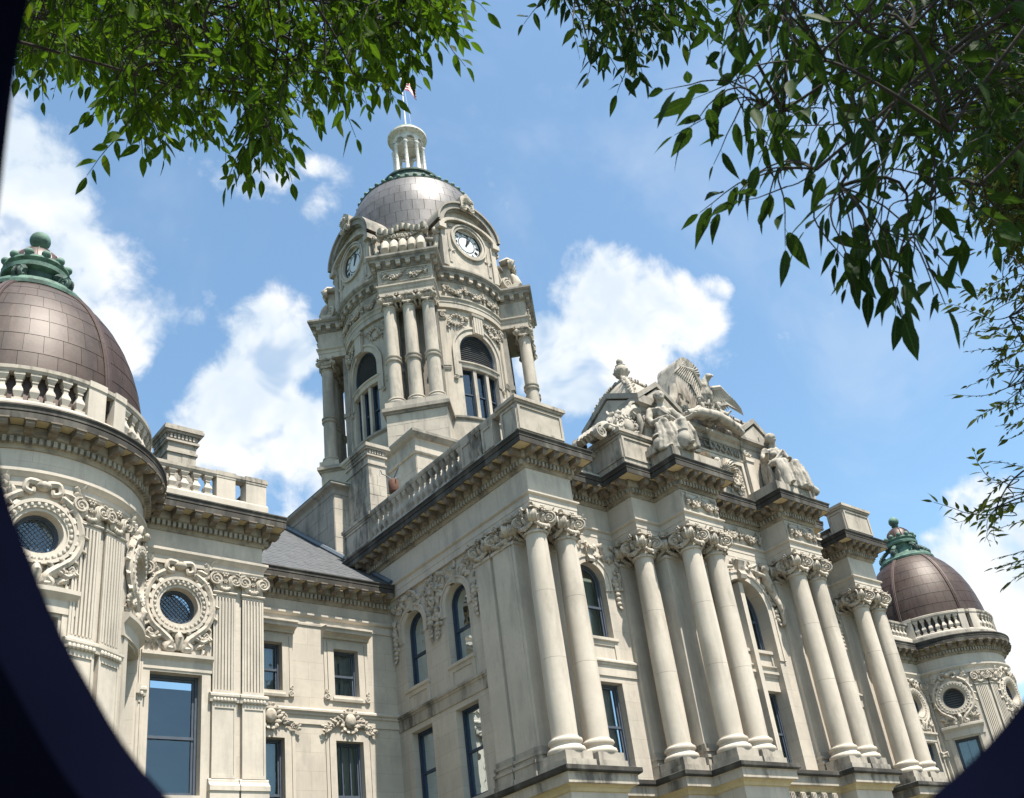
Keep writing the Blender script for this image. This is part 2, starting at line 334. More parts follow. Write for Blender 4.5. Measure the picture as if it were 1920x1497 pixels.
def O(name, me, parent=None, loc=None, rz=0, label=None, kind=None, baked=True, scale=None):
    o = bpy.data.objects.new(name, me); scene.collection.objects.link(o)
    if loc is None: loc = (0, 0, Z0) if baked else (0, 0, 0)
    else:
        x, y, z = loc
        if MIR[0]: x = 2*XC-x; rz = -rz
        loc = (x, y, z+Z0)
    w = Vector(loc); WL[o.name] = w; o.location = w-(WL[parent.name] if parent else Vector((0,0,0)))
    if parent: o.parent = parent
    if rz: o.rotation_euler = (0, 0, rz)
    if scale: o.scale = scale
    if label: o['label'] = label
    if kind: o['kind'] = kind
    return o
def thing(name, label, cat, loc=(0,0,0), group=None, me=None, kind=None):
    o = bpy.data.objects.new(name, me); scene.collection.objects.link(o); o.location = loc; WL[o.name] = Vector(loc)
    o['label'] = label; o['category'] = cat
    if group: o['group'] = group
    if kind: o['kind'] = kind
    return o
def struct(name, me):
    o = bpy.data.objects.new(name, me); scene.collection.objects.link(o); o['kind'] = 'structure'; return o
def along(path, offset, spacing, margin=.3, turn=20):
    """evenly spaced places (x, y, outward angle) along each straight or gently curved run of a path"""
    pts = offset_path(path, offset); runs = [[pts[0], pts[1]]]
    for i in range(2, len(pts)):
        a, b, c = pts[i-2], pts[i-1], pts[i]
        t = abs((atan2(c[1]-b[1], c[0]-b[0])-atan2(b[1]-a[1], b[0]-a[0])+pi) % (2*pi)-pi)
        if t > radians(turn): runs.append([b, c])
        else: runs[-1].append(c)
    out = []
    for r in runs:
        ls = [hypot(r[i+1][0]-r[i][0], r[i+1][1]-r[i][1]) for i in range(len(r)-1)]; T = sum(ls)
        if T < 2*margin+.02: continue
        n = max(1, round((T-2*margin)/spacing)); st = (T-2*margin)/n if n > 1 else 0
        for k in range(n+1 if n > 1 else 1):
            t = margin+k*st if n > 1 else T/2; i = 0
            while i < len(ls)-1 and t > ls[i]: t -= ls[i]; i += 1
            a, b = r[i], r[i+1]; f = t/ls[i]; dx, dy = (b[0]-a[0])/ls[i], (b[1]-a[1])/ls[i]
            out.append((a[0]+(b[0]-a[0])*f, a[1]+(b[1]-a[1])*f, atan2(-dx, dy)))
    return out
def arc(c, r, a0, a1, n): return [(c[0]+r*cos(radians(a0+(a1-a0)*i/n)), c[1]+r*sin(radians(a0+(a1-a0)*i/n))) for i in range(n+1)]
def front(y0): return lambda u, z, d: (u, y0-d, z)              # wall facing -Y
def side(x0): return lambda u, z, d: (x0-d, u, z)               # wall facing -X
def cylw(c, r): return lambda u, z, d: (c[0]+(r+d)*cos(radians(u)), c[1]+(r+d)*sin(radians(u)), z)   # u in degrees
def frame_of(S, u, z, du=.01):     # origin, along, up, outward of a surface at a place
    p = Vector(S(u, z, 0)); n = (Vector(S(u, z, .1))-p).normalized(); k = Vector((0,0,1)); t = (Vector(S(u+du, z, 0))-p).normalized()
    return p, t, k, n
def opening_outline(uc, hw, zb, zs, kind, n=14, e=0, us=1.0, close=True):
    """outline of an opening, grown by e metres; us = u units per metre"""
    H = (hw+e)*us
    if kind == 'rect': return [(uc-H, zb-e), (uc+H, zb-e), (uc+H, zs+e), (uc-H, zs+e)]
    if kind == 'arch': return [(uc-H, zb-e), (uc+H, zb-e)]+[(uc+H*cos(pi*i/n), zs+(hw+e)*sin(pi*i/n)) for i in range(n+1)]
    return [(uc+H*cos(2*pi*i/(2*n)), zs+(hw+e)*sin(2*pi*i/(2*n))) for i in range(2*n)]
def wall(mb, S, u0, u1, z0, z1, groups, us=1.0, depth=.4, step=None):
    """wall sheet with openings; groups: list of stacks of (uc, hw, zb, zs, kind) from bottom to top"""
    def rect(a, b, c, d):
        n = max(1, int(math.ceil(abs(b-a)/step))) if step else 1
        for i in range(n):
            p, q = a+(b-a)*i/n, a+(b-a)*(i+1)/n; mb.poly([S(p,c,0), S(q,c,0), S(q,d,0), S(p,d,0)])
    cur = u0
    for g in sorted(groups, key=lambda g: g[0][0]):
        H = max(o[1] for o in g)*us+1e-3; uc = g[0][0]
        rect(cur, uc-H, z0, z1); za = z0
        for k, (c, hw, zb, zs, kind) in enumerate(g):
            topz = zs if kind == 'rect' else zs+hw
            zt = z1 if k == len(g)-1 else (topz+(g[k+1][2] if g[k+1][4] != 'round' else g[k+1][3]-g[k+1][1]))/2
            h = hw*us
            if H-h > 2e-3: rect(uc-H, uc-h, za, zt); rect(uc+h, uc+H, za, zt)
            else: h = H
            n = 20
            def top(t):
                if kind == 'rect': return zs
                return zs+hw*sqrt(max(0, 1-t*t))
            def bot(t): return zs-hw*sqrt(max(0, 1-t*t)) if kind == 'round' else zb
            for i in range(n):
                t0, t1 = -cos(pi*i/n), -cos(pi*(i+1)/n); a, b = uc+h*t0, uc+h*t1
                mb.poly([S(a,za,0), S(b,za,0), S(b,bot(t1),0), S(a,bot(t0),0)]); mb.poly([S(a,top(t0),0), S(b,top(t1),0), S(b,zt,0), S(a,zt,0)])
                mb.poly([S(a,top(t0),0), S(b,top(t1),0), S(b,top(t1),-depth), S(a,top(t0),-depth)]); mb.poly([S(a,bot(t0),0), S(b,bot(t1),0), S(b,bot(t1),-depth), S(a,bot(t0),-depth)])
            if kind != 'round':
                for uu in (uc-h, uc+h): mb.poly([S(uu,zb,0), S(uu,zs,0), S(uu,zs,-depth), S(uu,zb,-depth)])
            za = zt
        cur = uc+H
    rect(cur, u1, z0, z1)
    return mb
def window(parent, S, uc, hw, zb, zs, kind, depth=.4, us=1.0, fm='frame_grey', rail=.5, mull=0, curt='curtain', curt_h=1.0, fw_=.09, lat=0, label=None, sill=True, blind=False, louvre=False):
    topz = zs if kind == 'rect' else zs+hw; d = -depth
    o_ = opening_outline(uc, hw, zb, zs, kind, us=us); i_ = opening_outline(uc, hw, zb, zs, kind, e=-fw_, us=us)
    mb = MB().ring(S, o_, i_, d-.06, d+.07); i2 = opening_outline(uc, hw, zb, zs, kind, e=-fw_*1.75, us=us); mb.ring(S, i_, i2, d-.1, d+.0)
    if sill and kind != 'round': pass
    w = O('window', mb.mesh('window', fm), parent, label=label)
    zr = zb+(topz-zb)*rail
    sb = MB()
    if rail: sb.sbox(S, uc-(hw-fw_)*us, uc+(hw-fw_)*us, d-.1, d+.03, zr-.05, zr+.05)
    for k in range(mull):
        um = uc+((k+1)/(mull+1)*2-1)*(hw-fw_)*us; sb.sbox(S, um-.025*us, um+.025*us, d-.08, d+.01, zb+fw_, topz-fw_*1.5)
    if sb.v: O('sash_bar', sb.mesh('sash_bar', fm), w)
    if louvre:
        n = 9
        for k in range(n):
            z = zs-hw+(k+.5)*2*hw/n; hh = sqrt(max(.01, hw*hw-(z-zs)**2))*us*.97
            lb = MB().add([S(uc-hh, z-.1, d+.06), S(uc+hh, z-.1, d+.06), S(uc+hh, z+.06, d-.1), S(uc-hh, z+.06, d-.1), S(uc-hh, z-.06, d+.07), S(uc+hh, z-.06, d+.07), S(uc+hh, z+.1, d-.09), S(uc-hh, z+.1, d-.09)],
                          [(0,1,2,3),(4,5,6,7),(0,1,5,4),(2,3,7,6)])
            O('louvre_slat', lb.mesh('louvre_slat', 'louvre'), w)
    else:
        gp = opening_outline(uc, hw, zb, zs, kind, e=-fw_, us=us)
        O('pane', MB().poly([S(u, z, d-.05) for u, z in gp]).mesh('pane', 'window_glass'), w)
    if lat:
        gb = MB(); n = lat
        for k in range(-n, n+1):
            t = k/n*hw*1.02; ext = sqrt(max(0, hw*hw-t*t))*.93
            if ext < .1: continue
            for sx in (-1, 1):     # leaded lattice turned 45 degrees
                c, s_ = cos(pi/4), sin(pi/4)*sx
                p = [(t*c-q*ext*s_, t*s_*1.0+q*ext*c) for q in (-1, 1)]
                gb.tube([S(uc+a*us, zs+b, d-.035) for a, b in p], .014, 4)
        O('lattice', gb.mesh('lattice', fm), w)
    if curt and kind != 'round':
        cb = MB(); n = 28; zt = topz-.02; zc = zt-(topz-zb)*curt_h
        hwc = hw-.02
        for side_ in ((-1, -.08), (.08, 1)) if not blind else ((-1, 1),):
            vs = []
            for i in range(n+1):
                t = side_[0]+(side_[1]-side_[0])*i/n; du = 0 if blind else .045*sin(i*1.9+uc*3)
                zt_i = zs+hwc*sqrt(max(0, 1-t*t)) if kind == 'arch' else zt
                vs += [S(uc+t*hwc*us, zc, d-.32+du), S(uc+t*hwc*us, zt_i, d-.32+du*.5)]
            cb.add(vs, [(2*i, 2*i+2, 2*i+3, 2*i+1) for i in range(n)])
        O('curtain' if not blind else 'blind', cb.mesh('curtain', curt, 60), w)
    bk = opening_outline(uc, hw+.5, zb-.3, zs, 'rect' if kind == 'rect' else kind, us=us)
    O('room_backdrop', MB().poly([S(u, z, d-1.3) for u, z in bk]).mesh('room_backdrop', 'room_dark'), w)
    return w

WORK = bpy.data.scenes.new('workbench')        # scratch scene for turning text and fused limbs into meshes
def work_mesh(o):
    vl = WORK.view_layers[0]; vl.update(); return bpy.data.meshes.new_from_object(o.evaluated_get(vl.depsgraph))
# ---- carved ornament
def leaf_rel(mb, p, t, b, n, L_, W_):       # a curled acanthus-like leaf lying on a surface: t along, b across, n out
    a = p-b*W_*.2; vs = [p, p+t*L_*.35+b*W_*.5+n*L_*.1, p+t*L_*.35-b*W_*.5+n*L_*.1, p+t*L_*.45+n*L_*.34, p+t*L_*.75+b*W_*.36+n*L_*.24, p+t*L_*.75-b*W_*.36+n*L_*.24, p+t*L_+n*L_*.16, p+t*L_*.8+n*L_*.42]
    mb.add(vs, [(0,1,3),(0,3,2),(1,4,7,3),(2,3,7,5),(4,6,7),(5,7,6)])
def flower_rel(mb, p, t, b, n, R):
    for k in range(6):
        a = 2*pi*k/6; q = p+(t*cos(a)+b*sin(a))*R*.62+n*R*.25; mb.ball(q, R*.36, 5, 4)
    mb.ball(p+n*R*.4, R*.3, 5, 4)
def foliage(mb, S, pts, size, rr, us=1.0, lift=.0, flow=0.12):
    for u, z in pts:
        p, t, k, n = frame_of(S, u, z); p = p+n*lift; r = rr.random()
        if r < flow: flower_rel(mb, p, t, k, n, size*rr.uniform(.35, .55)); continue
        a = rr.uniform(0, 2*pi); tt = t*cos(a)+k*sin(a); bb = n.cross(tt); nn = (n+tt*.2).normalized()
        leaf_rel(mb, p-tt*size*.5, tt, bb, nn, size*rr.uniform(.8, 1.4), size*rr.uniform(.5, .8))
def spiral(mb, c, t, k, n, R, turns=2.2, th=.16, hand=1, seg=26, disc=True):   # volute face lying in plane (t,k), facing n
    pts = []; rad = []
    for i in range(seg+1):
        f = i/seg; a = hand*(f*turns*2*pi)+pi/2; r = R*(1-f)**.85*.9+R*.08
        pts.append(c+(t*cos(a)+k*sin(a))*r+n*R*.12); rad.append(R*th*(1-.55*f))
    mb.tube(pts, rad, 5); mb.ball(c+n*R*.15, R*.2, 6, 4)
    if disc:
        q = [c+(t*cos(2*pi*i/14)+k*sin(2*pi*i/14))*R*.95 for i in range(14)]
        mb.poly([p+n*R*.05 for p in q]); mb.add([p+n*R*.05 for p in q]+[p-n*R*.5 for p in q], [(i, (i+1) % 14, 14+(i+1) % 14, 14+i) for i in range(14)])
def garland(mb, S, ua, za, ub, zb_, sag, size, rr, n=12, us=1.0):
    for i in range(n+1):
        f = i/n; u = ua+(ub-ua)*f; z = za+(zb_-za)*f-sag*4*f*(1-f); w = size*(.55+.75*sin(pi*f))
        p, t, k, nn = frame_of(S, u, z); mb.ball(p+nn*w*.5, w*.62, 6, 4)
        for q in range(3):
            a = rr.uniform(0, 2*pi); mb.ball(p+nn*w*.95+(t*cos(a)+k*sin(a))*w*.5, w*.32, 5, 3)
        a = rr.uniform(0, 2*pi); tt = t*cos(a)+k*sin(a); leaf_rel(mb, p+nn*w*.4, tt, nn.cross(tt), nn, w*1.5, w)
def wreath(mb, S, u, z, R, size, rr, n=14, us=1.0):
    for i in range(n):
        a = 2*pi*i/n; p, t, k, nn = frame_of(S, u+R*cos(a)*us, z+R*sin(a)); mb.ball(p+nn*size*.4, size*.55, 6, 4)
        tt = (-t*sin(a)+k*cos(a)); leaf_rel(mb, p+nn*size*.4, (tt+t*cos(a)*.8+k*sin(a)*.8).normalized(), nn.cross(tt), nn, size*1.3, size*.8)

# ---------------------------------------------------------------- the courthouse
CH = thing('courthouse', 'pale limestone courthouse with columned portico, corner turrets and domed clock tower', 'building')
mx = lambda x: 2*XC-x
def sym(half): return half+[(mx(x), y) for x, y in reversed(half)]
YB = -.005; YC = -1.575; YR = 1.64
def eplan(yc): return sym([(0,14.6),(0,0),(3.81,0),(3.81,YR),(6.14,YR),(6.14,YB),(7.69,YB),(7.69,YC),(11.48,YC),(11.48,yc)])
EP, EE = eplan(-.78), eplan(-.01)

# --- shared pieces
def modillion_mesh():
    mb = MB(); w = .13
    # scrolled bracket: outward is -Y; top at z=0, root at y=0
    prof = [(0,0),(-.46,0),(-.46,-.1),(-.4,-.19),(-.3,-.2),(-.18,-.17),(-.1,-.24),(0,-.27)]
    vs = [(-w,y,z) for y,z in prof]+[(w,y,z) for y,z in prof]; n = len(prof)
    mb.add(vs, [tuple(range(n)), tuple(reversed(range(n,2*n)))]+[(i,(i+1)%n,n+(i+1)%n,n+i) for i in range(n)])
    mb.box(-w-.04, w+.04, -.5, 0, .0, .055)
    return mb.mesh('modillion', 'limestone_modillion')
MOD = modillion_mesh()
def baluster_mesh(h, w, sq=True, m_='limestone_weathered'):
    mb = MB(); k = w/2
    mb.box(-k,k,-k,k,0,h*.09); mb.box(-k,k,-k,k,h*.91,h)
    if sq:      # square turned baluster with pinched waist and belly, as on the left pavilion
        pr = [(k*.8,.09),(k*.55,.14),(k*.95,.34),(k*.85,.42),(k*.5,.55),(k*.42,.68),(k*.6,.7),(k*.6,.74),(k*.45,.76),(k*.8,.84),(k*.95,.91)]
        vs = [(sx*r, sy*r, h*z) for r, z in pr for sx, sy in ((-1,-1),(1,-1),(1,1),(-1,1))]
        mb.add(vs, [(4*i+j, 4*i+(j+1)%4, 4*i+4+(j+1)%4, 4*i+4+j) for i in range(len(pr)-1) for j in range(4)])
    else: mb.lathe([(k*.7,h*.09),(k*.5,h*.15),(k*.9,h*.34),(k*.75,h*.46),(k*.42,h*.62),(k*.42,h*.7),(k*.62,h*.73),(k*.45,h*.77),(k*.85,h*.9)], 10, cap=False)
    return mb.mesh('baluster', m_)
BAL_MAIN = baluster_mesh(1.0, .3); BAL_PAV = baluster_mesh(1.0, .32, m_='limestone'); BAL_TOWER = baluster_mesh(1.0, .2, m_='limestone_tower')
def dentil_part(path, o, z0, z1, sp=.2, w=.115, dep=.16, m_='limestone_bed'):
    mb = MB()
    for x, y, a in along(path, o, sp, .1):
        c, s_ = cos(a), sin(a); p = [(x+c*i*dep-s_*j*w/2, y+s_*i*dep+c*j*w/2) for i, j in ((0,-1),(1,-1),(1,1),(0,1))]
        mb.add([(px,py,z) for z in (z0,z1) for px,py in p], [(3,2,1,0),(0,1,5,4),(1,2,6,5),(2,3,7,6)])
    return O('dentil_course', mb.mesh('dentil_course', m_), CH, kind='stuff')
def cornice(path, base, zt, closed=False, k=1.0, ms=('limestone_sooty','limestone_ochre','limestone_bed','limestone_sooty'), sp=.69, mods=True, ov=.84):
    """main cornice: base = offset of the frieze face, zt = top; bed mould, dentils, modillions, corona, cymatium"""
    B = base; h = k
    bed = [(B, zt-1.22*h),(B+.06, zt-1.2*h),(B+.06, zt-1.12*h),(B+.1, zt-1.08*h),(B+.1, zt-.86*h),(B+.2, zt-.8*h),(B+.24, zt-.76*h),(B+.24,zt-.5*h)]
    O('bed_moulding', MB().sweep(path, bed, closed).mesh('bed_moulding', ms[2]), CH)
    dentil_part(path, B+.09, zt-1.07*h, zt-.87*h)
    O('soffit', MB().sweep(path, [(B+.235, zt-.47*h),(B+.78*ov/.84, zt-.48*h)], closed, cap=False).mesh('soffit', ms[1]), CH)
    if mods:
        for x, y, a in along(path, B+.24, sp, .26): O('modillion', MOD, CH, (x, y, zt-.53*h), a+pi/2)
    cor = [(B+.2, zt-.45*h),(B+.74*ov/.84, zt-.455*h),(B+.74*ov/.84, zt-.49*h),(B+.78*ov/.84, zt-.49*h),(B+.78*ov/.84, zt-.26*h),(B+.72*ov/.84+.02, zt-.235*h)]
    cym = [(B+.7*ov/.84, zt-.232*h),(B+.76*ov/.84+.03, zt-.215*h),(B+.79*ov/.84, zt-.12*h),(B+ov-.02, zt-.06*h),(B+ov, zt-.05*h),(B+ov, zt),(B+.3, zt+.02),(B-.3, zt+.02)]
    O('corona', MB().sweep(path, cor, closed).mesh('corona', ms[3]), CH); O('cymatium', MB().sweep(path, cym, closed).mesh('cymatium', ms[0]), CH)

# --- plinth under the order
O('plinth_wall', MB().sweep(EP, [(-.5,-9.9),(-.5,-.88)]).mesh('plinth_wall', 'limestone_wall'), CH)
O('plinth_moulding', MB().sweep(EP, [(-.5,-.88),(-.44,-.85),(-.4,-.74),(-.3,-.66),(-.2,-.64)]).mesh('plinth_moulding', 'limestone_ochre'), CH)
O('plinth_cornice', MB().sweep(EP, [(-.2,-.64),(-.16,-.62),(-.16,-.3),(-.1,-.26)]).mesh('plinth_cornice', 'limestone_weathered'), CH)
O('plinth_lip', MB().sweep(EP, [(-.1,-.26),(-.02,-.22),(0,-.18),(0,-.03),(-.08,0),(-.4,.01)]).mesh('plinth_lip', 'limestone_sooty'), CH)
pl = offset_path(EP, -.35)
O('plinth_top', MB().poly([(x,y,.0) for x,y in pl]).mesh('plinth_top', 'limestone_weathered'), CH)

# --- walls of the main block
SIDE, BAY, CEN = side(.75), front(2.2), front(.62)
HW = .8
side_groups = [[(6.35, HW, .4, 4.12, 'rect'), (6.35, HW, 6.08, 8.75, 'arch')], [(9.7, HW, .4, 4.12, 'rect'), (9.7, HW, 6.08, 8.75, 'arch')]]
O('side_wall', wall(MB(), SIDE, 2.21, 15.9, 0, 10.62, side_groups).mesh('side_wall', 'limestone_wall'), CH)
for uc in (4.97, mx(4.97)):
    a, b = (.75, 8.25) if uc < XC else (mx(8.25), mx(.75))
    O('front_wall', wall(MB(), BAY, a, b, 0, 10.62, [[(uc, HW, .4, 4.12, 'rect'), (uc, HW, 6.08, 8.75, 'arch')]]).mesh('front_wall', 'limestone_wall'), CH)
cw = MB(); wall(cw, CEN, 8.25, mx(8.25), 0, 10.62, [[(XC, 1.55, 0, 7.9, 'arch')]], depth=.75)
O('front_wall', cw.mesh('front_wall', 'limestone_wall'), CH)
O('return_wall', MB().add([(8.25,2.2,0),(8.25,.62,0),(8.25,.62,10.62),(8.25,2.2,10.62)], [(0,1,2,3)]).add([(mx(8.25),2.2,0),(mx(8.25),.62,0),(mx(8.25),.62,10.62),(mx(8.25),2.2,10.62)], [(0,1,2,3)]).mesh('return_wall', 'limestone_wall'), CH)
O('side_wall', MB().box(mx(.75)-.3, mx(.75), 2.21, 15.9, 0, 10.62).mesh('side_wall_right', 'limestone_wall'), CH)
# windows
for u in (6.35, 9.7):
    window(CH, SIDE, u, HW, .4, 4.12, 'rect', fm='frame_blue', rail=.52, curt_h=1, fw_=.1)
    window(CH, SIDE, u, HW, 6.08, 8.75, 'arch', fm='frame_blue', rail=.44, curt='blind', blind=True, curt_h=1, fw_=.1)
for u in (4.97, mx(4.97)):
    window(CH, BAY, u, HW, .4, 4.12, 'rect', fm='frame_grey', rail=.52, fw_=.1); window(CH, BAY, u, HW, 6.08, 8.75, 'arch', fm='frame_grey', rail=.44, curt='blind', blind=True, fw_=.1)
CW = front(.62)
for sx in (-1, 1):
    window(CH, CW, XC+sx*.83, .68, .3, 4.1, 'rect', depth=.75, rail=.5, fw_=.08, curt_h=.9)
    # half of the big arched light: built as a half arch
    S = CW; n = 12; o_ = []; i_ = []; g_ = []
    def half(e):
        x0 = XC+sx*(.15+e); R_ = 1.55-e; pts = [(x0, 6.05+e)]; a0 = math.acos(min(1, (x0-XC)*sx/R_))
        pts += [(XC+sx*R_, 6.05+e)]+[(XC+sx*R_*cos(a0*i/n), 7.9+R_*sin(a0*i/n)) for i in range(n+1)]
        return pts
    mb = MB().ring(S, half(0), half(.1), -.85, -.66).ring(S, half(.1), half(.17), -.86, -.74); mb.sbox(S, *(sorted((XC+sx*.2, XC+sx*1.5))), -.82, -.7, 7.62, 7.72)
    w = O('window', mb.mesh('window', 'frame_grey'), CH); O('pane', MB().poly([S(u,z,-.8) for u,z in half(.08)]).mesh('pane', 'window_glass'), w)
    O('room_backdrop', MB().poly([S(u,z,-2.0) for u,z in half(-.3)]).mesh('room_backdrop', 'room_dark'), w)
O('mullion', MB().box(XC-.15, XC+.15, .66, 1.6, 0, 9.3).mesh('mullion', 'limestone'), CH)
mb = MB(); S = front(.95)
mb.strip(S, XC-1.55, XC+1.55, [(-.4,4.1),(0,4.1),(0,4.7),(.06,4.74),(.06,4.84),(.14,4.88),(.14,5.0),(0,5.06),(0,5.2),(.1,5.24),(.1,5.3),(0,5.34),(-.4,5.34)])
for sx in (-1, 1):
    for q in ((.15,.28),(1.42,1.55)): mb.sbox(S, *sorted((XC+sx*q[0], XC+sx*q[1])), -.3, .02, 5.34, 5.9)
    mb.sbox(S, *sorted((XC+sx*.28, XC+sx*1.42)), -.35, -.06, 5.34, 5.9); mb.sbox(S, *sorted((XC+sx*.15, XC+sx*1.55)), -.35, .08, 5.9, 6.05)
O('spandrel_panel', mb.mesh('spandrel_panel', 'limestone'), CH)
O('window_sill', MB().sbox(S, XC-1.55, XC+1.55, -.4, .02, .0, .28).mesh('window_sill', 'limestone'), CH)
# sill, apron and belt courses of the single bays
def bay_trim(S, uc, u0, u1, us=1.0):
    mb = MB(); w = HW+.14
    mb.strip(S, uc-w, uc+w, [(-.35,5.9),(.1,5.9),(.13,5.94),(.13,6.06),(-.35,6.1)])
    mb.strip(S, uc-w+.04, uc-w+.24, [(0,5.1),(.06,5.1),(.06,5.9),(0,5.9)]); mb.strip(S, uc+w-.24, uc+w-.04, [(0,5.1),(.06,5.1),(.06,5.9),(0,5.9)]); mb.strip(S, uc-w+.24, uc+w-.24, [(0,5.72),(.04,5.72),(.06,5.9),(0,5.9)])
    O('window_sill', mb.mesh('window_sill', 'limestone'), CH)
    # archivolt with keystone
    n = 20; o_ = [(uc-HW-.33, 8.3)]+[(uc-(HW+.33)*cos(pi*i/n), 8.75+(HW+.33)*sin(pi*i/n)) for i in range(n+1)]+[(uc+HW+.33, 8.3)]
    i_ = [(uc-HW, 8.3)]+[(uc-HW*cos(pi*i/n), 8.75+HW*sin(pi*i/n)) for i in range(n+1)]+[(uc+HW, 8.3)]
    m_ = [(uc-HW-.24, 8.3)]+[(uc-(HW+.24)*cos(pi*i/n), 8.75+(HW+.24)*sin(pi*i/n)) for i in range(n+1)]+[(uc+HW+.24, 8.3)]
    a = MB().ring(S, m_, i_, -.05, .04, False).ring(S, o_, m_, -.02, .09, False)
    O('archivolt', a.mesh('archivolt', 'limestone', 30), CH)
    k = MB(); k.add([S(u,z,d) for d in (0,.2) for u,z in ((uc-.13,9.5),(uc+.13,9.5),(uc+.2,10.15),(uc-.2,10.15))], [(4,5,6,7),(0,1,5,4),(1,2,6,5),(2,3,7,6),(3,0,4,7)])
    k.strip(S, uc-.16, uc+.16, [(.1,9.5),(.26,9.5),(.3,9.62),(.2,9.8),(.24,10.0),(.32,10.1),(.2,10.16),(.1,10.16)])
    O('keystone', k.mesh('keystone', 'limestone_carved'), CH)
belt = [(0,4.36),(.05,4.38),(.05,4.82),(.1,4.86),(.1,4.92),(.16,4.96),(.16,5.04),(.07,5.1),(0,5.14)]
bay_trim(SIDE, 6.35, 0, 0); bay_trim(SIDE, 9.7, 0, 0)
O('belt_course', MB().strip(SIDE, 4.7, 11.4, belt).mesh('belt_course', 'limestone_weathered'), CH)
for u in (4.97, mx(4.97)):
    bay_trim(BAY, u, 0, 0); O('belt_course', MB().strip(BAY, u-1.9, u+1.9, belt).mesh('belt_course', 'limestone'), CH)
n = 26; arcp = lambda r: [(XC-r, 5.5)]+[(XC-r*cos(pi*i/n), 7.9+r*sin(pi*i/n)) for i in range(n+1)]+[(XC+r, 5.5)]
O('archivolt', MB().ring(CEN, arcp(1.93), arcp(1.55), -.02, .05, False).ring(CEN, arcp(1.98), arcp(1.85), 0, .1, False).mesh('archivolt', 'limestone', 30), CH)
O('keystone', MB().strip(CEN, XC-.22, XC+.22, [(0,9.4),(.25,9.4),(.32,9.6),(.2,9.85),(.28,10.1),(.36,10.3),(.2,10.4),(0,10.4)]).mesh('keystone', 'limestone_carved'), CH)

# --- capital shared by columns and pilasters (height 1: neck z=0 to abacus z=.98)
def capital_mesh(flat=False):
    mb = MB(); rr = random.Random(3); V = Vector
    mb.lathe([(.43,-.12),(.5,-.1),(.52,-.05),(.5,0),(.43,.02)], 24, cap=False); mb.lathe([(.43,-.3),(.42,.02),(.44,.3),(.52,.62),(.56,.75)], 20, cap=False)
    # abacus with concave sides
    pts = []
    for q in range(4):
        a = q*pi/2+pi/4
        for k in range(9):
            f = k/8; ang = a+f*pi/2; r = .9-.34*sin(pi*f); pts.append((r*cos(ang)*(1 if 0 < k < 8 else .97), r*sin(ang)*(1 if 0 < k < 8 else .97)))
    n = len(pts)
    for z0, z1, k in ((.8,.88,.9),(.88,.98,1.0)):
        mb.add([(x*k,y*k,z0) for x,y in pts]+[(x*k,y*k,z1) for x,y in pts], [tuple(reversed(range(n))), tuple(range(n,2*n))]+[(i,(i+1)%n,n+(i+1)%n,n+i) for i in range(n)])
    for q in range(4):
        a = q*pi/2+pi/4; e = V((cos(a),sin(a),0)); t = V((-sin(a),cos(a),0)); k = V((0,0,1)); c = e*.66+k*.55
        R = .28
        # diagonal scroll: two spiral cheeks and a fluted roll between them
        ring = []
        for w, s_ in ((-.13,.96),(-.09,.88),(-.05,.98),(0,.9),(.05,.98),(.09,.88),(.13,.96)): ring.append((w, s_))
        vs = []; m_ = 16
        for w, s_ in ring:
            for j in range(m_): th = 2*pi*j/m_; vs.append(c+t*w+(e*cos(th)+k*sin(th))*R*s_)
        mb.add(vs, [(i*m_+j, i*m_+(j+1)%m_, (i+1)*m_+(j+1)%m_, (i+1)*m_+j) for i in range(len(ring)-1) for j in range(m_)])
        for hand, w in ((1,.13),(-1,-.13)): spiral(mb, c+t*w, e*hand, k, t*(1 if w > 0 else -1), R, 2.1, .17, 1)
        # band from the scroll back to the bell and up to the abacus
        mb.tube([c+e*.0+k*R*.9, e*.45+k*.8, e*.2+k*.82], [.1,.1,.1], 6)
        leaf_rel(mb, c+k*R*.9+e*.05, -k*.2+e, t, e*.2+k, .3, .24); leaf_rel(mb, e*.78+k*.86, k+e*.3, t, e, .24, .22)
        # cheek flowers and garland between scrolls
        f = V((cos(a+pi/4), sin(a+pi/4), 0)); g = V((-f.y, f.x, 0))
        flower_rel(mb, f*.6+k*.9, g, k, f, .17); flower_rel(mb, f*.56+k*.7, g, k, f, .1)
        for i in range(9):
            h = (i/8-.5); p = f*(.52-.1*abs(h))+g*h*.75+k*(.2-.13*cos(h*pi)+.06); mb.ball(p+f*.03, .085+.03*cos(h*pi), 6, 4)
            if i % 2 == 0: aa = rr.uniform(0, 6.28); tt = g*cos(aa)+k*sin(aa); leaf_rel(mb, p+f*.05, tt, f.cross(tt), f, .2, .14)
        for i in range(3): h = (i-1)*.26; leaf_rel(mb, f*.47+g*h+k*.3, (k+f*.25+g*h*.4).normalized(), g, f, .34, .22)
    return mb.mesh('capital', 'limestone_carved', 50)
CAPITAL = capital_mesh()

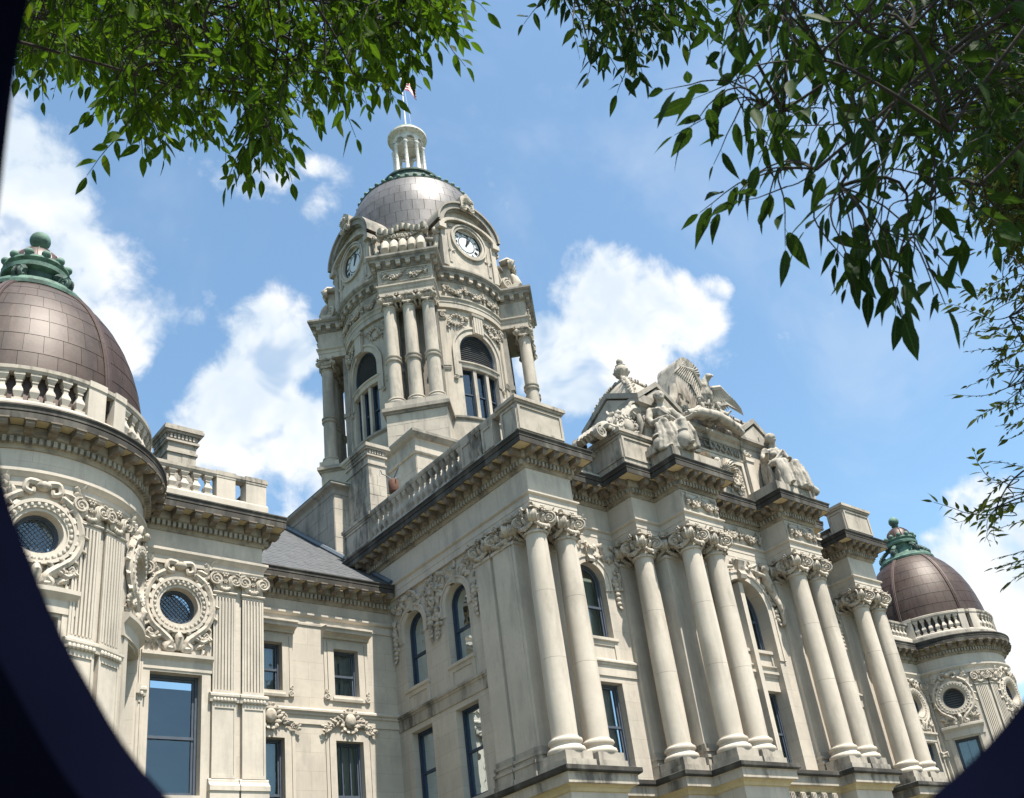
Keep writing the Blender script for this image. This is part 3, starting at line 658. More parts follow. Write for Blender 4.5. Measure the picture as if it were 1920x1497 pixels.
# --- giant order
def column_meshes(r0, r1, z0, z1, ndrum=3, base=True, m_='limestone_column'):
    out = []; H = z1-z0
    rad = lambda z: r0+(r1-r0)*max(0, (z-z0)/H-.12)/.88*(1.0)-.02*sin(pi*(z-z0)/H)*-1
    cuts = [0,.36,.69,1.0] if ndrum == 3 else [i/ndrum for i in range(ndrum+1)]
    for k in range(ndrum):
        a, b = z0+H*cuts[k]+(.005 if k else 0), z0+H*cuts[k+1]-.005; n = 5
        pr = [(rad(a+(b-a)*i/n), a+(b-a)*i/n) for i in range(n+1)]
        out.append(MB().lathe(pr, 32).mesh('drum', m_, 40))
    zb = z0-.62
    bs = MB().lathe([(.69,zb),(.72,zb+.04),(.73,zb+.11),(.7,zb+.19),(.65,zb+.22),(.6,zb+.25),(.58,zb+.34),(.62,zb+.385),(.645,zb+.4),(.66,zb+.45),(.64,zb+.52),(.58,zb+.55),(.545,zb+.57),(.53,zb+.62)], 32).mesh('base', m_, 40)
    return out, bs
CZ0, CZ1 = 1.22, 9.62
DRUMS, CBASE = column_meshes(.5, .43, CZ0, CZ1)
PEDW = .66
def ped_mesh():
    mb = MB(); mb.box(-PEDW,PEDW,-PEDW,PEDW,.28,.6); mb.box(-PEDW-.07,PEDW+.07,-PEDW-.07,PEDW+.07,0.01,.28); return mb.mesh('pedestal', 'limestone_weathered')
PED = ped_mesh()
colx = [(1.0583,1.042),(2.672,1.042),(7.2604,1.037),(8.7409,-.533),(10.3274,-.533)]
colx = colx+[(mx(x),y) for x,y in reversed(colx)]
for x, y in colx:
    c = O('column', DRUMS[0], CH, (x,y,0)); 
    O('drum', DRUMS[1], c, (x,y,0)); O('drum', DRUMS[2], c, (x,y,0)); O('column_base', CBASE, c, (x,y,0)); O('pedestal', PED, c, (x,y,0)); O('capital', CAPITAL, c, (x,y,CZ1+.02))
# --- pilasters behind the columns and on the corner
def pilaster(x0, x1, y0, y1, cap=True, facing='front'):
    m_ = MB().box(x0, x1, y0, y1, 1.2, 9.7)
    p = O('pilaster', m_.mesh('pilaster', 'limestone'), CH)
    b = MB()
    dz = .004 if facing == 'side' else 0; ey = .35 if facing == 'side' else 1; ex = 1 if facing == 'side' else .6
    for e, a, z in ((.22,.01,.28),(.16,.28,.6),(.2,.6,.72),(.1,.72,.86),(.15,.86,.98),(.06,.98,1.2)): b.box(x0-e*ex,x1+e*ex,y0-e*ey,y1+e*ey,a+dz,z+dz)
    O('pilaster_base', b.mesh('pilaster_base', 'limestone_weathered'), p)
    if cap:
        cx, cy = (x0+x1)/2, (y0+y1)/2; k = (x1-x0)/1.0 if facing == 'front' else (y1-y0)/1.0
        if facing == 'front': cy = y0+.46*k
        else: cx = x0+.46*k
        O('capital', CAPITAL, p, (cx, cy, 9.64), scale=(k, k, 1))
        nb = MB(); nb.box(x0-.06,x1+.06,y0-.06,y1+.06,9.56,9.68); O('necking', nb.mesh('necking', 'limestone'), p)
for s_ in (0, 1):
    f = (lambda a, b: (a, b)) if s_ == 0 else (lambda a, b: (mx(b), mx(a)))
    pilaster(*f(.66,1.58), 2.02, 2.6, facing='front'); pilaster(*f(2.2,3.15), 2.02, 2.3); pilaster(*f(6.78,7.74), 2.02, 2.3)
    pilaster(*f(8.1,9.2), .44, 1.55); pilaster(*f(9.85,10.8), .44, .75)
pilaster(.62, .9, 2.2, 3.4, facing='side'); pilaster(.62, .9, 3.62, 4.65, facing='side')

# --- entablature
sof = offset_path(EE, -.62)
O('architrave_soffit', MB().poly([(x,y,10.62) for x,y in sof]).mesh('architrave_soffit', 'limestone'), CH)
O('architrave', MB().sweep(EE, [(-.62,10.62),(-.62,10.92),(-.6,10.93),(-.6,11.2),(-.56,11.22),(-.5,11.27),(-.5,11.34),(-.58,11.38),(-.66,11.38)]).mesh('architrave', 'limestone'), CH)
fp = offset_path(EE, -.68)     # frieze stones, one by one
fcore = MB().sweep(EE, [(-.7,11.38),(-.7,12.47)]).mesh('frieze', 'limestone'); FR = O('frieze', fcore, CH)
for i in range(len(fp)-1):
    a, b = Vector((*fp[i],0)), Vector((*fp[i+1],0)); L_ = (b-a).length; n = max(1, round(L_/1.75)); t = (b-a)/L_; nn = Vector((t.y,-t.x,0))
    for k in range(n):
        p, q = a+t*(L_*k/n+(.006 if k else 0)), a+t*(L_*(k+1)/n-(.006 if k < n-1 else 0)); o1 = nn*.02
        vs = [(*(v.xy), z) for z in (11.39,12.46) for v in (p, q, q+o1, p+o1)]
        O('frieze_stone', MB().add(vs, [(0,1,2,3),(7,6,5,4),(3,2,6,7),(0,3,7,4),(1,5,6,2)]).mesh('frieze_stone', 'limestone'), FR)
cornice(EE, -.66, 13.68)
rp = offset_path(EE, -.5)
O('roof_deck', MB().poly([(x,y,13.69) for x,y in rp]).mesh('roof_deck', 'lead_flashing'), CH)

# --- balustrade of the main block
def pier(x0, x1, y0, y1, z0, z1, cap=.1, panel=True, m_='limestone_weathered', capm='limestone_weathered', name='balustrade_pier', d=.05, capo=.12):
    mb = MB(); mb.box(x0,x1,y0,y1,z0,z1-.3)
    o = O(name, mb.mesh(name, m_), CH)
    if panel:
        w = .16
        for S, a, b in ((front(y0), x0, x1), (side(x0), y0, y1)):
            if b-a < .7: continue
            za, zb = z0+.5, z1-.48; pb = MB().ring(S, [(a+.03,za-w*.6),(b-.03,za-w*.6),(b-.03,zb+w*.6),(a+.03,zb+w*.6)], [(a+w,za),(b-w,za),(b-w,zb),(a+w,zb)], -.01, d)
            O('panel_frame', pb.mesh('panel_frame', m_), o)
    c = MB().box(x0-capo*.5,x1+capo*.5,y0-capo*.5,y1+capo*.5,z1-.3,z1-.2).box(x0-capo,x1+capo,y0-capo,y1+capo,z1-.2,z1-.04).box(x0-capo*.6,x1+capo*.6,y0-capo*.6,y1+capo*.6,z1-.04,z1)
    O('pier_cap', c.mesh('pier_cap', capm), o); return o
def balustrade(path, z0, z1, segs, bal, sp=.46, wid=.36, m_='limestone_weathered', rail='limestone_weathered', base=.42, inset=.0):
    O('balustrade_base', MB().sweep(path, [(-wid*.62,z0),(wid*.62,z0),(wid*.62,z0+base-.08),(wid*.5,z0+base),(-wid*.62,z0+base)]).mesh('balustrade_base', m_), CH)
    O('handrail', MB().sweep(path, [(-wid*.5,z1-.26),(wid*.5,z1-.26),(wid*.55,z1-.2),(wid*.62,z1-.17),(wid*.62,z1-.04),(wid*.45,z1),(-wid*.6,z1)]).mesh('handrail', rail), CH)
    for s_ in segs:
        for x, y, a in along(s_, 0, sp, sp*.5): O('baluster', bal, CH, (x, y, z0+base), a+pi/2, scale=(1, 1, z1-.26-z0-base))
bx = .45
balustrade([(bx,14.6),(bx,.5)], 13.7, 15.66, [[(bx,12.0),(bx,4.3)],[(bx,3.34),(bx,2.75)],[(bx,1.85),(bx,1.4)]], BAL_MAIN)
balustrade([(mx(bx),.5),(mx(bx),14.6)], 13.7, 15.66, [[(mx(bx),2.5),(mx(bx),12)]], BAL_MAIN)
pier(.27, .63, 12.02, 14.5, 13.7, 15.68, capo=.1)
pier(.25, .63, 3.36, 4.28, 13.7, 15.6, capo=.02); pier(.25, .63, 1.88, 2.72, 13.7, 15.6, capo=.02)
pier(.3, 2.85, .3, 1.38, 13.7, 15.72, capo=.16, name='corner_pier'); pier(mx(2.85), mx(.3), .3, 1.38, 13.7, 15.72, capo=.16, name='corner_pier')
for f in (lambda x: x, mx):
    a, b = sorted((f(2.8), f(6.3))); balustrade([(a,1.95),(b,1.95)], 13.7, 15.2, [[(a+.4,1.95),(b-.4,1.95)]], BAL_MAIN, m_='limestone', base=.3)

# ---------------------------------------------------------------- wings: recessed front, corner pavilion and round turret (left, then mirrored to the right)
TC = (XC-30.22, 7.6); TR = 4.25; ZW = 11.2
def fluted_pilaster(S, uc, hw, us=1.0, z0=4.0, z1=7.8, name='fluted_pilaster'):
    mb = MB(); nf = 7; e = .12; w = 2*hw/nf
    for k in range(nf+1):            # raised fillets between the flutes
        u = uc+(-hw+k*w)*us; f = .035*us
        if k == 0: mb.sbox(S, u, u+f*2, 0, e, z0+.12, z1-.1)
        elif k == nf: mb.sbox(S, u-f*2, u, 0, e, z0+.12, z1-.1)
        else: mb.sbox(S, u-f, u+f, 0, e, z0+.12, z1-.1)
    mb.sbox(S, uc-hw*us, uc+hw*us, 0, e-.06, z0+.1, z1-.1); mb.sbox(S, uc-hw*us, uc+hw*us, 0, e, z0, z0+.12); mb.sbox(S, uc-hw*us, uc+hw*us, 0, e, z1-.12, z1)
    o = O(name, mb.mesh(name, 'limestone'), CH)
    # egg-and-dart block and panelled pedestal below
    pb = MB(); g = hw+.02
    pb.strip(S, uc-(g+.1)*us, uc+(g+.1)*us, [(0,3.66),(.2,3.66),(.22,3.8),(.26,3.86),(.26,3.94),(.16,4.0),(0,4.0)])
    for k in range(7): p, t, kk, n = frame_of(S, uc+(-g+.06+k*(2*g-.12)/6)*us, 3.73); pb.ball(p+n*.2, .075, 6, 5, (1,1,1.25))
    pb.sbox(S, uc-g*us, uc+g*us, 0, .14, .98, 3.66)
    fr = [(uc-(g-.08)*us,1.1),(uc+(g-.08)*us,1.1),(uc+(g-.08)*us,3.45),(uc-(g-.08)*us,3.45)]; fo = [(uc-g*us,.98),(uc+g*us,.98),(uc+g*us,3.66),(uc-g*us,3.66)]
    pb.ring(S, fo, fr, .13, .17)
    pb.strip(S, uc-(g+.1)*us, uc+(g+.1)*us, [(0,.55),(.3,.55),(.3,.72),(.22,.8),(.18,.86),(.18,.93),(.14,.98),(0,.98)]); pb.sbox(S, uc-(g+.08)*us, uc+(g+.08)*us, 0, .26, -9.9, .55)
    O('pilaster_pedestal', pb.mesh('pilaster_pedestal', 'limestone'), o)
    cb = MB(); rr = random.Random(int(uc*10)+5)
    cb.strip(S, uc-(hw+.05)*us, uc+(hw+.05)*us, [(0,z1),(.17,z1),(.19,z1+.05),(.15,z1+.1),(0,z1+.1)]); cb.sbox(S, uc-hw*us, uc+hw*us, 0, .1, z1+.1, z1+.8)
    cb.strip(S, uc-(hw+.1)*us, uc+(hw+.1)*us, [(0,z1+.8),(.2,z1+.8),(.24,z1+.9),(0,z1+.92)])
    for sx in (-1, 1):
        p, t, k, n = frame_of(S, uc+sx*(hw-.06)*us, z1+.55); spiral(cb, p+n*.2, t*-sx, k, (n+t*sx*.35).normalized(), .26, 2, .18, 1)
        leaf_rel(cb, Vector(S(uc+sx*hw*.55*us, z1+.12, .1)), k, t, n, .42, .26)
    p, t, k, n = frame_of(S, uc, z1+.8); flower_rel(cb, p+n*.14, t, k, n, .15); flower_rel(cb, p+n*.12-k*.28, t, k, n, .1)
    for i in range(7): h = i/6-.5; p, t, k, n = frame_of(S, uc+h*1.1*hw*us, z1+.3-.13*cos(h*pi)); cb.ball(p+n*.14, .07+.03*cos(h*pi), 6, 4)
    O('capital', cb.mesh('capital', 'limestone_carved', 50), o)
def oculus(S, uc, zc, us=1.0, dress=True, louvre=False):
    hw = .7; rr = random.Random(11)
    window(CH, S, uc, hw, 0, zc, 'round', depth=.3, us=us, rail=0, curt=None, lat=0 if louvre else 6, louvre=louvre, fw_=.06)
    n = 36; cr = lambda r: [(uc+r*cos(2*pi*i/n)*us, zc+r*sin(2*pi*i/n)) for i in range(n)]
    mb = MB().ring(S, cr(.82), cr(.7), -.05, .1).ring(S, cr(1.0), cr(.8), 0, .15).ring(S, cr(1.08), cr(.97), 0, .2)
    for i in range(30): a = 2*pi*i/30; p, t, k, nn = frame_of(S, uc+.9*cos(a)*us, zc+.9*sin(a)); mb.ball(p+nn*.15, .075, 6, 4)
    O('oculus_surround', mb.mesh('oculus_surround', 'limestone', 40), CH)
    cb = MB(); V = Vector
    def F(du, dz): return frame_of(S, uc+du*us, zc+dz)
    def curve(pts, r0, r1, n=18, d=.1):     # carved scroll stem: smooth curve through points given in metres from the centre
        out = []
        for i in range(n+1):
            f = i/n*(len(pts)-1); j = min(int(f), len(pts)-2); g = f-j; a, b = pts[j], pts[j+1]
            p0 = pts[max(j-1,0)]; p3 = pts[min(j+2,len(pts)-1)]
            cr_ = [.5*((2*a[q])+(-p0[q]+b[q])*g+(2*p0[q]-5*a[q]+4*b[q]-p3[q])*g*g+(-p0[q]+3*a[q]-3*b[q]+p3[q])*g**3) for q in (0,1)]
            p, t, k, nn = F(*cr_); out.append(p+nn*d)
        cb.tube(out, [r0+(r1-r0)*i/n for i in range(n+1)], 6)
    for sx in (-1, 1):
        curve([(sx*.1,1.62),(sx*.42,1.66),(sx*.5,1.4),(sx*.3,1.3),(sx*.26,1.46)], .13, .06)              # crowning scrolls
        curve([(sx*.55,1.25),(sx*.95,.95),(sx*1.18,.4),(sx*1.2,-.2),(sx*.98,-.75),(sx*.6,-1.1),(sx*.3,-1.4),(sx*.42,-1.62),(sx*.2,-1.66),(sx*.2,-1.5)], .12, .15, 34)
        foliage(cb, S, [(uc+sx*rr.uniform(.75,1.08)*us, zc+sz*rr.uniform(.95,1.5)) for sz in (-1,1) for _ in range(9)], .38, rr)
        p, t, k, nn = F(sx*.34, -1.52); spiral(cb, p+nn*.1, t*sx, k, nn, .22, 1.8, .2, 1)
        for i in range(15):      # leaves along the sides
            a = radians(62-i*10); r = 1.24; r = 1.14; p, t, k, nn = F(sx*r*cos(a), r*sin(a)); dr = (t*sx*sin(a)*-1+k*cos(a))*-1; ou = t*sx*cos(a)+k*sin(a)
            leaf_rel(cb, p+nn*.05, (dr*.75+ou*.8*(1 if i % 2 else -.4)).normalized(), ou, nn, .42, .32)
        for i in range(7): p, t, k, nn = F(sx*(.7+.06*i), -1.15-.07*i+.03*(i%2)); leaf_rel(cb, p, (t*sx*rr.uniform(-.4,.6)+k*rr.uniform(-.8,.6)).normalized(), k, nn, .4, .28)
        curve([(sx*.62,-1.2),(sx*.9,-1.32),(sx*1.1,-1.15),(sx*1.02,-.98),(sx*.92,-1.08)], .09, .05)
        for i in range(4): p, t, k, nn = F(sx*(.95+.06*i), 1.05+.2*i); leaf_rel(cb, p, (k+t*sx*rr.uniform(-.7,.7)).normalized(), t, nn, .42, .28)
    p, t, k, nn = F(0, -1.3); cb.tube([p+nn*.08+k*.35, p+nn*.22, p+nn*.1-k*.4], [.06,.16,.1], 8); p, t, k, nn = F(0, 1.55); cb.ball(p+nn*.1, .2, 8, 6, (1.3,1,.8))
    O('cartouche', cb.mesh('cartouche', 'limestone_carved', 45), CH)
def wing():
    # recessed front between pavilion and main block
    R = front(11.4); hw = .61
    gs = [[(x, .66, .0, 3.88, 'rect'), (x, hw, 5.85, 7.98, 'rect')] for x in (-5.5, -1.83)]
    O('recessed_wall', wall(MB(), R, -8.2, .75, -9.9, 10.2, gs, depth=.32).mesh('recessed_wall', 'limestone_wall'), CH)
    for x in (-5.5, -1.83):
        window(CH, R, x, hw, 5.85, 7.98, 'rect', depth=.32, rail=.47, curt_h=1, fw_=.08); window(CH, R, x, .66, 0, 3.88, 'rect', depth=.32, rail=.42, curt='blind', blind=True, curt_h=.55, mull=2 if x > -3 else 0, fw_=.08)
        mb = MB()
        for h_, za, zb in ((hw, 5.62, 8.3), (.66, -.2, 4.2)):
            mb.ring(R, [(x-h_-.3,za),(x+h_+.3,za),(x+h_+.3,zb),(x-h_-.3,zb)], [(x-h_,za+.25),(x+h_,za+.25),(x+h_,zb-.32),(x-h_,zb-.32)], 0, .06)
            for sx in (-1, 1): mb.sbox(R, x+sx*(h_+.4)-.07, x+sx*(h_+.4)+.07, 0, .05, za, zb)
        mb.strip(R, x-hw-.1, x+hw+.1, [(-.3,5.6),(.1,5.6),(.12,5.7),(.1,5.78),(-.3,5.84)])
        for sx in (-1, 1): p, t, k, n = frame_of(R, x+sx*(hw+.4), 5.75); spiral(mb, p+n*.08, t*sx, k, n, .14, 1.6, .22, 1); spiral(mb, p+n*.08+k*.26, t*-sx, k, n, .09, 1.5, .22, 1)
        O('window_surround', mb.mesh('window_surround', 'limestone'), CH)
        hd = MB().strip(R, x-1.16, x+1.16, [(0,8.42),(.12,8.44),(.14,8.52),(.2,8.56),(.3,8.6),(.42,8.62),(.42,8.74),(.5,8.8),(.5,8.88),(0,8.95)])
        O('window_hood', hd.mesh('window_hood', 'limestone'), CH)
        kb = MB(); rr = random.Random(int(x*10)+77); pr = front(11.4-.12)        # carved crest over the lower window
        p, t, k, n = frame_of(pr, x, 4.72); kb.ball(p+n*.08, .3, 12, 8, (.85,.5,1.05))
        for i in range(14): a = 2*pi*i/14; leaf_rel(kb, p+(t*.28*cos(a)+k*.34*sin(a)), (t*cos(a)+k*sin(a)), (k*cos(a)-t*sin(a)), n, .26, .2)
        for sx in (-1, 1):
            for i in range(16): q = p+t*sx*(.32+.055*i)-k*(.02+.028*i)+k*rr.uniform(-.12,.14); leaf_rel(kb, q, (t*sx+k*rr.uniform(-.9,.9)).normalized(), k, n, .28, .2)
            spiral(kb, p+t*sx*.62+k*.02, t*sx, k, n, .17, 1.6, .2, 1); flower_rel(kb, p+t*sx*1.0-k*.36, t, k, n, .14)
        O('window_crest', kb.mesh('window_crest', 'limestone_carved', 45, ), CH)
    bp = [(0,4.5),(.06,4.52),(.06,4.86),(.12,4.9),(.12,4.98),(.2,5.04),(.2,5.12),(.08,5.2),(0,5.22)]
    O('belt_course', MB().strip(R, -8.2, .72, bp).mesh('belt_course', 'limestone'), CH)
    O('architrave', MB().strip(R, -8.2, .72, [(0,8.92),(.05,8.92),(.06,9.0),(.02,9.02),(.02,9.28),(.1,9.32),(.14,9.38),(.14,9.46),(.04,9.5),(0,9.5)]).mesh('architrave', 'limestone'), CH)
    cornice([(-8.2,11.4),(.55,11.4)], 0, ZW+.02, ov=.72)
    # slate roof of the wing, course by course
    n = 16; y0, z0, sl = 10.85, 11.24, .74
    RF = O('wing_roof', MB().add([(-8.3,y0,z0-.02),(.74,y0,z0-.02),(.74,y0+12,z0+12*sl-.02),(-8.3,y0+12,z0+12*sl-.02)], [(0,1,2,3)]).mesh('wing_roof', 'slate'), CH)
    for k in range(n*2):
        ya, yb = y0+k*.375, y0+(k+1.12)*.375; rr = random.Random(k); x = -8.3
        mb = MB()
        while x < .72:
            w = rr.uniform(.3,.5); x1 = min(x+w, .73); dz = rr.uniform(.012,.03)
            mb.add([(x+.008,ya,z0+(ya-y0)*sl+dz),(x1,ya,z0+(ya-y0)*sl+dz),(x1,yb,z0+(yb-y0)*sl+.004),(x+.008,yb,z0+(yb-y0)*sl+.004),(x+.008,ya,z0+(ya-y0)*sl-.01),(x1,ya,z0+(ya-y0)*sl-.01)], [(0,1,2,3),(4,5,1,0)]); x = x1
        O('slate_course', mb.mesh('slate_course', 'slate'), RF, kind='stuff')
    O('valley_flashing', MB().tube([(.62,y0+.2,z0+.25),(.62,y0+11,z0+11*sl+.15)], .14, 6).mesh('valley_flashing', 'lead_flashing'), CH)
    # flat part of the pavilion
    FL = front(7.15); P0, P1 = -12.55, -7.85; xo = -11.1
    O('pavilion_wall', wall(MB(), FL, P0-1.5, P1, -9.9, 10.2, [[(xo, .92, .42, 4.62, 'rect'), (xo, .7, 0, 7.12, 'round')]], depth=.35).mesh('pavilion_wall', 'limestone_wall'), CH)
    O('pavilion_return_wall', MB().add([(P1,7.15,-9.9),(P1,12.5,-9.9),(P1,12.5,10.2),(P1,7.15,10.2)], [(0,1,2,3)]).mesh('pavilion_return_wall', 'limestone_wall'), CH)
    window(CH, FL, xo, .92, .42, 4.62, 'rect', depth=.35, rail=.48, curt=None, fw_=.1)
    oculus(FL, xo, 7.12)
    mb = MB(); mb.ring(FL, [(xo-1.24,.1),(xo+1.24,.1),(xo+1.24,4.72),(xo-1.24,4.72)], [(xo-.92,.42),(xo+.92,.42),(xo+.92,4.62),(xo-.92,4.62)], 0, .05)
    mb.strip(FL, xo-1.28, xo+1.28, [(0,4.7),(.08,4.7),(.08,5.02),(.1,5.05),(.24,5.16),(.24,5.28),(.05,5.34),(0,5.34)])
    O('window_surround', mb.mesh('window_surround', 'limestone'), CH)
    fluted_pilaster(FL, -9.4, .42); fluted_pilaster(FL, -8.29, .42); fluted_pilaster(FL, -12.62, .34)
    # the round turret
    us = 180/pi/TR; T = cylw(TC, TR); oc = (-152, -91.5, -30)
    gs = [[(a, .8, .42, 4.6, 'rect'), (a, .7, 0, 7.2, 'round')] for a in oc]
    O('turret_wall', wall(MB(), T, -215, 10, -9.9, 10.2, gs, us=us, depth=.35, step=6).mesh('turret_wall', 'limestone_wall'), CH)
    for a in oc:
        window(CH, T, a, .8, .42, 4.6, 'rect', depth=.35, us=us, rail=.48, curt='curtain', curt_h=.9, fw_=.1); oculus(T, a, 7.2, us, louvre=MIR[0])
        mb = MB(); mb.strip(T, a-1.28*us, a+1.28*us, [(0,4.7),(.08,4.7),(.08,5.1),(.1,5.13),(.26,5.3),(.26,5.44),(.05,5.5),(0,5.5)], 14)
        for sx in (-1, 1): mb.sbox(T, a+sx*1.0*us-.12*us, a+sx*1.0*us+.12*us, 0, .05, .2, 4.7)
        O('window_surround', mb.mesh('window_surround', 'limestone'), CH)
    for a in (-71.6, -57, -117, -131.5, -4.5): fluted_pilaster(T, a, .43, us)
    # one entablature round turret and flat
    tp = arc(TC, TR, -215, -7.3, 60); pth = [p for p in tp if True]+[(P1,7.15),(P1,12.6)]
    if pth[-3][1] > 7.15: pth[-3] = (pth[-3][0], 7.14)
    O('frieze', MB().sweep(pth, [(.0,10.2),(.0,9.3)][::-1]).mesh('frieze', 'limestone'), CH)
    O('architrave', MB().sweep(pth, [(0,8.7),(.04,8.7),(.04,9.0),(.07,9.02),(.14,9.12),(.18,9.16),(.18,9.26),(.06,9.3),(0,9.3)]).mesh('architrave', 'limestone'), CH)
    O('upper_architrave', MB().sweep(pth, [(0,9.52),(.06,9.54),(.1,9.6),(.1,9.68),(0,9.74)]).mesh('upper_architrave', 'limestone'), CH) if False else None
    cornice(pth, 0, ZW, ov=.75)
    O('roof_deck', MB().poly([(x,y,ZW+.03) for x,y in offset_path(pth,.3)]+[(P1-8,12.6,ZW+.03)]).mesh('roof_deck', 'lead_flashing'), CH)
    O('cornice_course', MB().sweep(pth, [(.2,ZW),(.2,ZW+.36),(.12,ZW+.4),(-.3,ZW+.4)]).mesh('cornice_course', 'limestone_weathered'), CH)
    # balustrades
    fb = 6.95
    balustrade([(-12.7,fb),(P1-.15,fb),(P1-.15,12.4)], ZW+.2, 12.84, [[(-12.3,fb),(-9.95,fb)],[(-9.12,fb),(-8.72,fb)],[(P1-.15,7.6),(P1-.15,12)]], BAL_PAV, m_='limestone', rail='limestone_weathered', base=.32, sp=.5)
    pier(-9.9, -9.14, fb-.2, fb+.2, ZW+.3, 12.86, panel=False, m_='limestone', capm='limestone_weathered', capo=.03); pier(-8.7, P1-.0, fb-.2, fb+.3, ZW+.3, 12.86, panel=False, m_='limestone', capm='limestone_weathered', capo=.04)
    RB = 4.2; piers = [(-77,-68.5),(-63.8,-57),(-15,-8),(-123,-114),(-139,-131)]
    bp = arc(TC, RB, -200, -4, 70)
    segs = [arc(TC,RB,a,b,16) for a,b in ((-114,-77),(-67.5,-65),(-57,-15),(-131,-123),(-190,-139))]
    balustrade(bp, ZW+.2, 13.05, segs, BAL_PAV, m_='limestone', rail='limestone_weathered', base=.32, sp=.42)
    Tb = cylw(TC, RB)
    for a, b in piers: O('balustrade_pier', MB().strip(Tb, a, b, [(-.2,ZW+.3),(.21,ZW+.3),(.21,12.8),(.25,12.84),(.25,13.07),(-.2,13.09)], 5).mesh('balustrade_pier', 'limestone'), CH)
    # dome: copper sheets laid in courses over a core
    zc, A, B_ = 12.75, 4.08, 6.3
    rr_ = lambda z: A*sqrt(max(0, 1-((z-zc)/B_)**2)); ztop = 18.42
    DM = O('turret_dome', MB().lathe([(4.15,ZW+.4)]+[(rr_(zc+(ztop-zc)*i/16)-.035, zc+(ztop-zc)*i/16) for i in range(17)], 48, TC).mesh('turret_dome', 'copper_brown', 40), CH)
    zs_ = [zc-.6+.86*i for i in range(3)]; zz = [zc-.6]
    th = 0; ph = [asin_ for asin_ in []]
    cuts = []; z = zc-.55; stp = .82
    while z < ztop-.05: cuts.append(z); z += stp*max(.33, (rr_(z)/A)**.9)
    cuts.append(ztop); stuff = MB()
    for ci in range(len(cuts)-1):
        za, zb = cuts[ci], min(cuts[ci+1]+.04, ztop+.02); ns = max(14, round(42*min(1,(rr_(max(za,zc))/A)*1.0)))
        for j in range(ns):
            a0, a1 = 2*pi*(j+.5*(ci%2))/ns, 2*pi*(j+1+.5*(ci%2))/ns; mb = MB(); vs = []
            jit = random.Random(ci*77+j).uniform(-.001,.001)
            for i in range(4):
                z = za+(zb-za)*i/3; r = (rr_(z) if z > zc else A)+.011*(1-i/3)+.004+jit*(1-i/3)
                for q in range(5): a = a0+.003+(a1-a0-.003)*q/4; vs.append((TC[0]+r*cos(a), TC[1]+r*sin(a), z))
            z = za; r = A-.03 if z <= zc else rr_(z)-.03
            for q in range(5): a = a0+.003+(a1-a0-.003)*q/4; vs.append((TC[0]+r*cos(a), TC[1]+r*sin(a), z))
            fs = [(5*i+q, 5*i+q+1, 5*i+q+6, 5*i+q+5) for i in range(3) for q in range(4)]+[(20+q,21+q,1+q,q) for q in range(4)]
            ang = (math.degrees((a0+a1)/2)+180) % 360-180
            if not MIR[0] and -185 < ang < -15: O('copper_sheet', mb.add(vs, fs).mesh('copper_sheet', 'copper', 50), DM)
            else: stuff.add(vs, fs)
    O('copper_sheathing', stuff.mesh('copper_sheathing', 'copper', 50), DM, kind='stuff')
    for a in range(6):       # ribs with scrolled feet at the collar
        an = radians(-64+60*a); mb = MB(); c, s_ = cos(an), sin(an); t = Vector((-s_,c,0)); e = Vector((c,s_,0)); C3 = Vector((*TC,0))
        for w, h in ((-.09,.07),(.09,.07),(0,.12)):
            mb.tube([C3+e*(rr_(z)+h*.5)+t*w+Vector((0,0,z)) for z in [zc-.4+(ztop-zc+.4)*i/18 for i in range(19)]], .055, 6)
        O('dome_rib', mb.mesh('dome_rib', 'copper_brown'), DM)
        sb = MB(); p = C3+e*1.62+Vector((0,0,18.95)); spiral(sb, p+t*.1, e, Vector((0,0,1)), t, .3, 1.8, .2); spiral(sb, p-t*.1, e, Vector((0,0,1)), -t, .3, 1.8, .2)
        sb.tube([p+e*.05+Vector((0,0,.25)), p-e*.35+Vector((0,0,.55)), p-e*.62+Vector((0,0,.7))], [.14,.16,.1], 6); O('scroll_bracket', sb.mesh('scroll_bracket', 'verdigris_dark', 45), DM)
    ln = MB().lathe([(2.0,18.3),(2.02,18.45),(1.86,18.55),(1.8,18.75),(1.3,18.82)], 40, TC); O('collar', ln.mesh('collar', 'verdigris', 40), DM)
    O('neck', MB().lathe([(1.3,18.8),(1.02,19.1),(.92,19.5),(.95,19.75)], 32, TC).mesh('neck', 'verdigris_dark' if not MIR[0] else 'verdigris', 40), DM)
    O('crown_ring', MB().lathe([(.95,19.72),(1.2,19.78),(1.22,19.95),(1.1,20.02),(1.06,20.12),(1.18,20.2),(1.16,20.3),(.8,20.34)], 40, TC).mesh('crown_ring', 'verdigris', 40), DM)
    for k in range(12): a = 2*pi*k/12; O('crown_bead', MB().ball((TC[0]+1.1*cos(a), TC[1]+1.1*sin(a), 20.42), .17, 12, 8).mesh('crown_bead', 'verdigris', 60), DM)
    cp = MB().lathe([(.92,20.3),(.88,20.6),(.74,20.95),(.5,21.2),(.3,21.3)], 32, TC)
    for k in range(12):
        a = 2*pi*(k+.5)/12; cp.tube([(TC[0]+(r+.02)*cos(a), TC[1]+(r+.02)*sin(a), z) for r, z in ((.92,20.3),(.88,20.6),(.74,20.95),(.5,21.2),(.3,21.3))], .03, 5)
    O('cap_dome', cp.mesh('cap_dome', 'copper_brown', 40), DM)
    O('finial', MB().lathe([(.3,21.28),(.2,21.34),(.17,21.45),(.27,21.5),(.2,21.56)]+[(.38*cos(t_), 21.9+.38*sin(t_)) for t_ in [-1.0+i*(pi/2+1)/10 for i in range(11)]], 24, TC).mesh('finial', 'verdigris', 60), DM)
    # chimney behind the pavilion
    chimney(-10.75, -9.55, 9.6, 10.9, 11.2, 16.3)
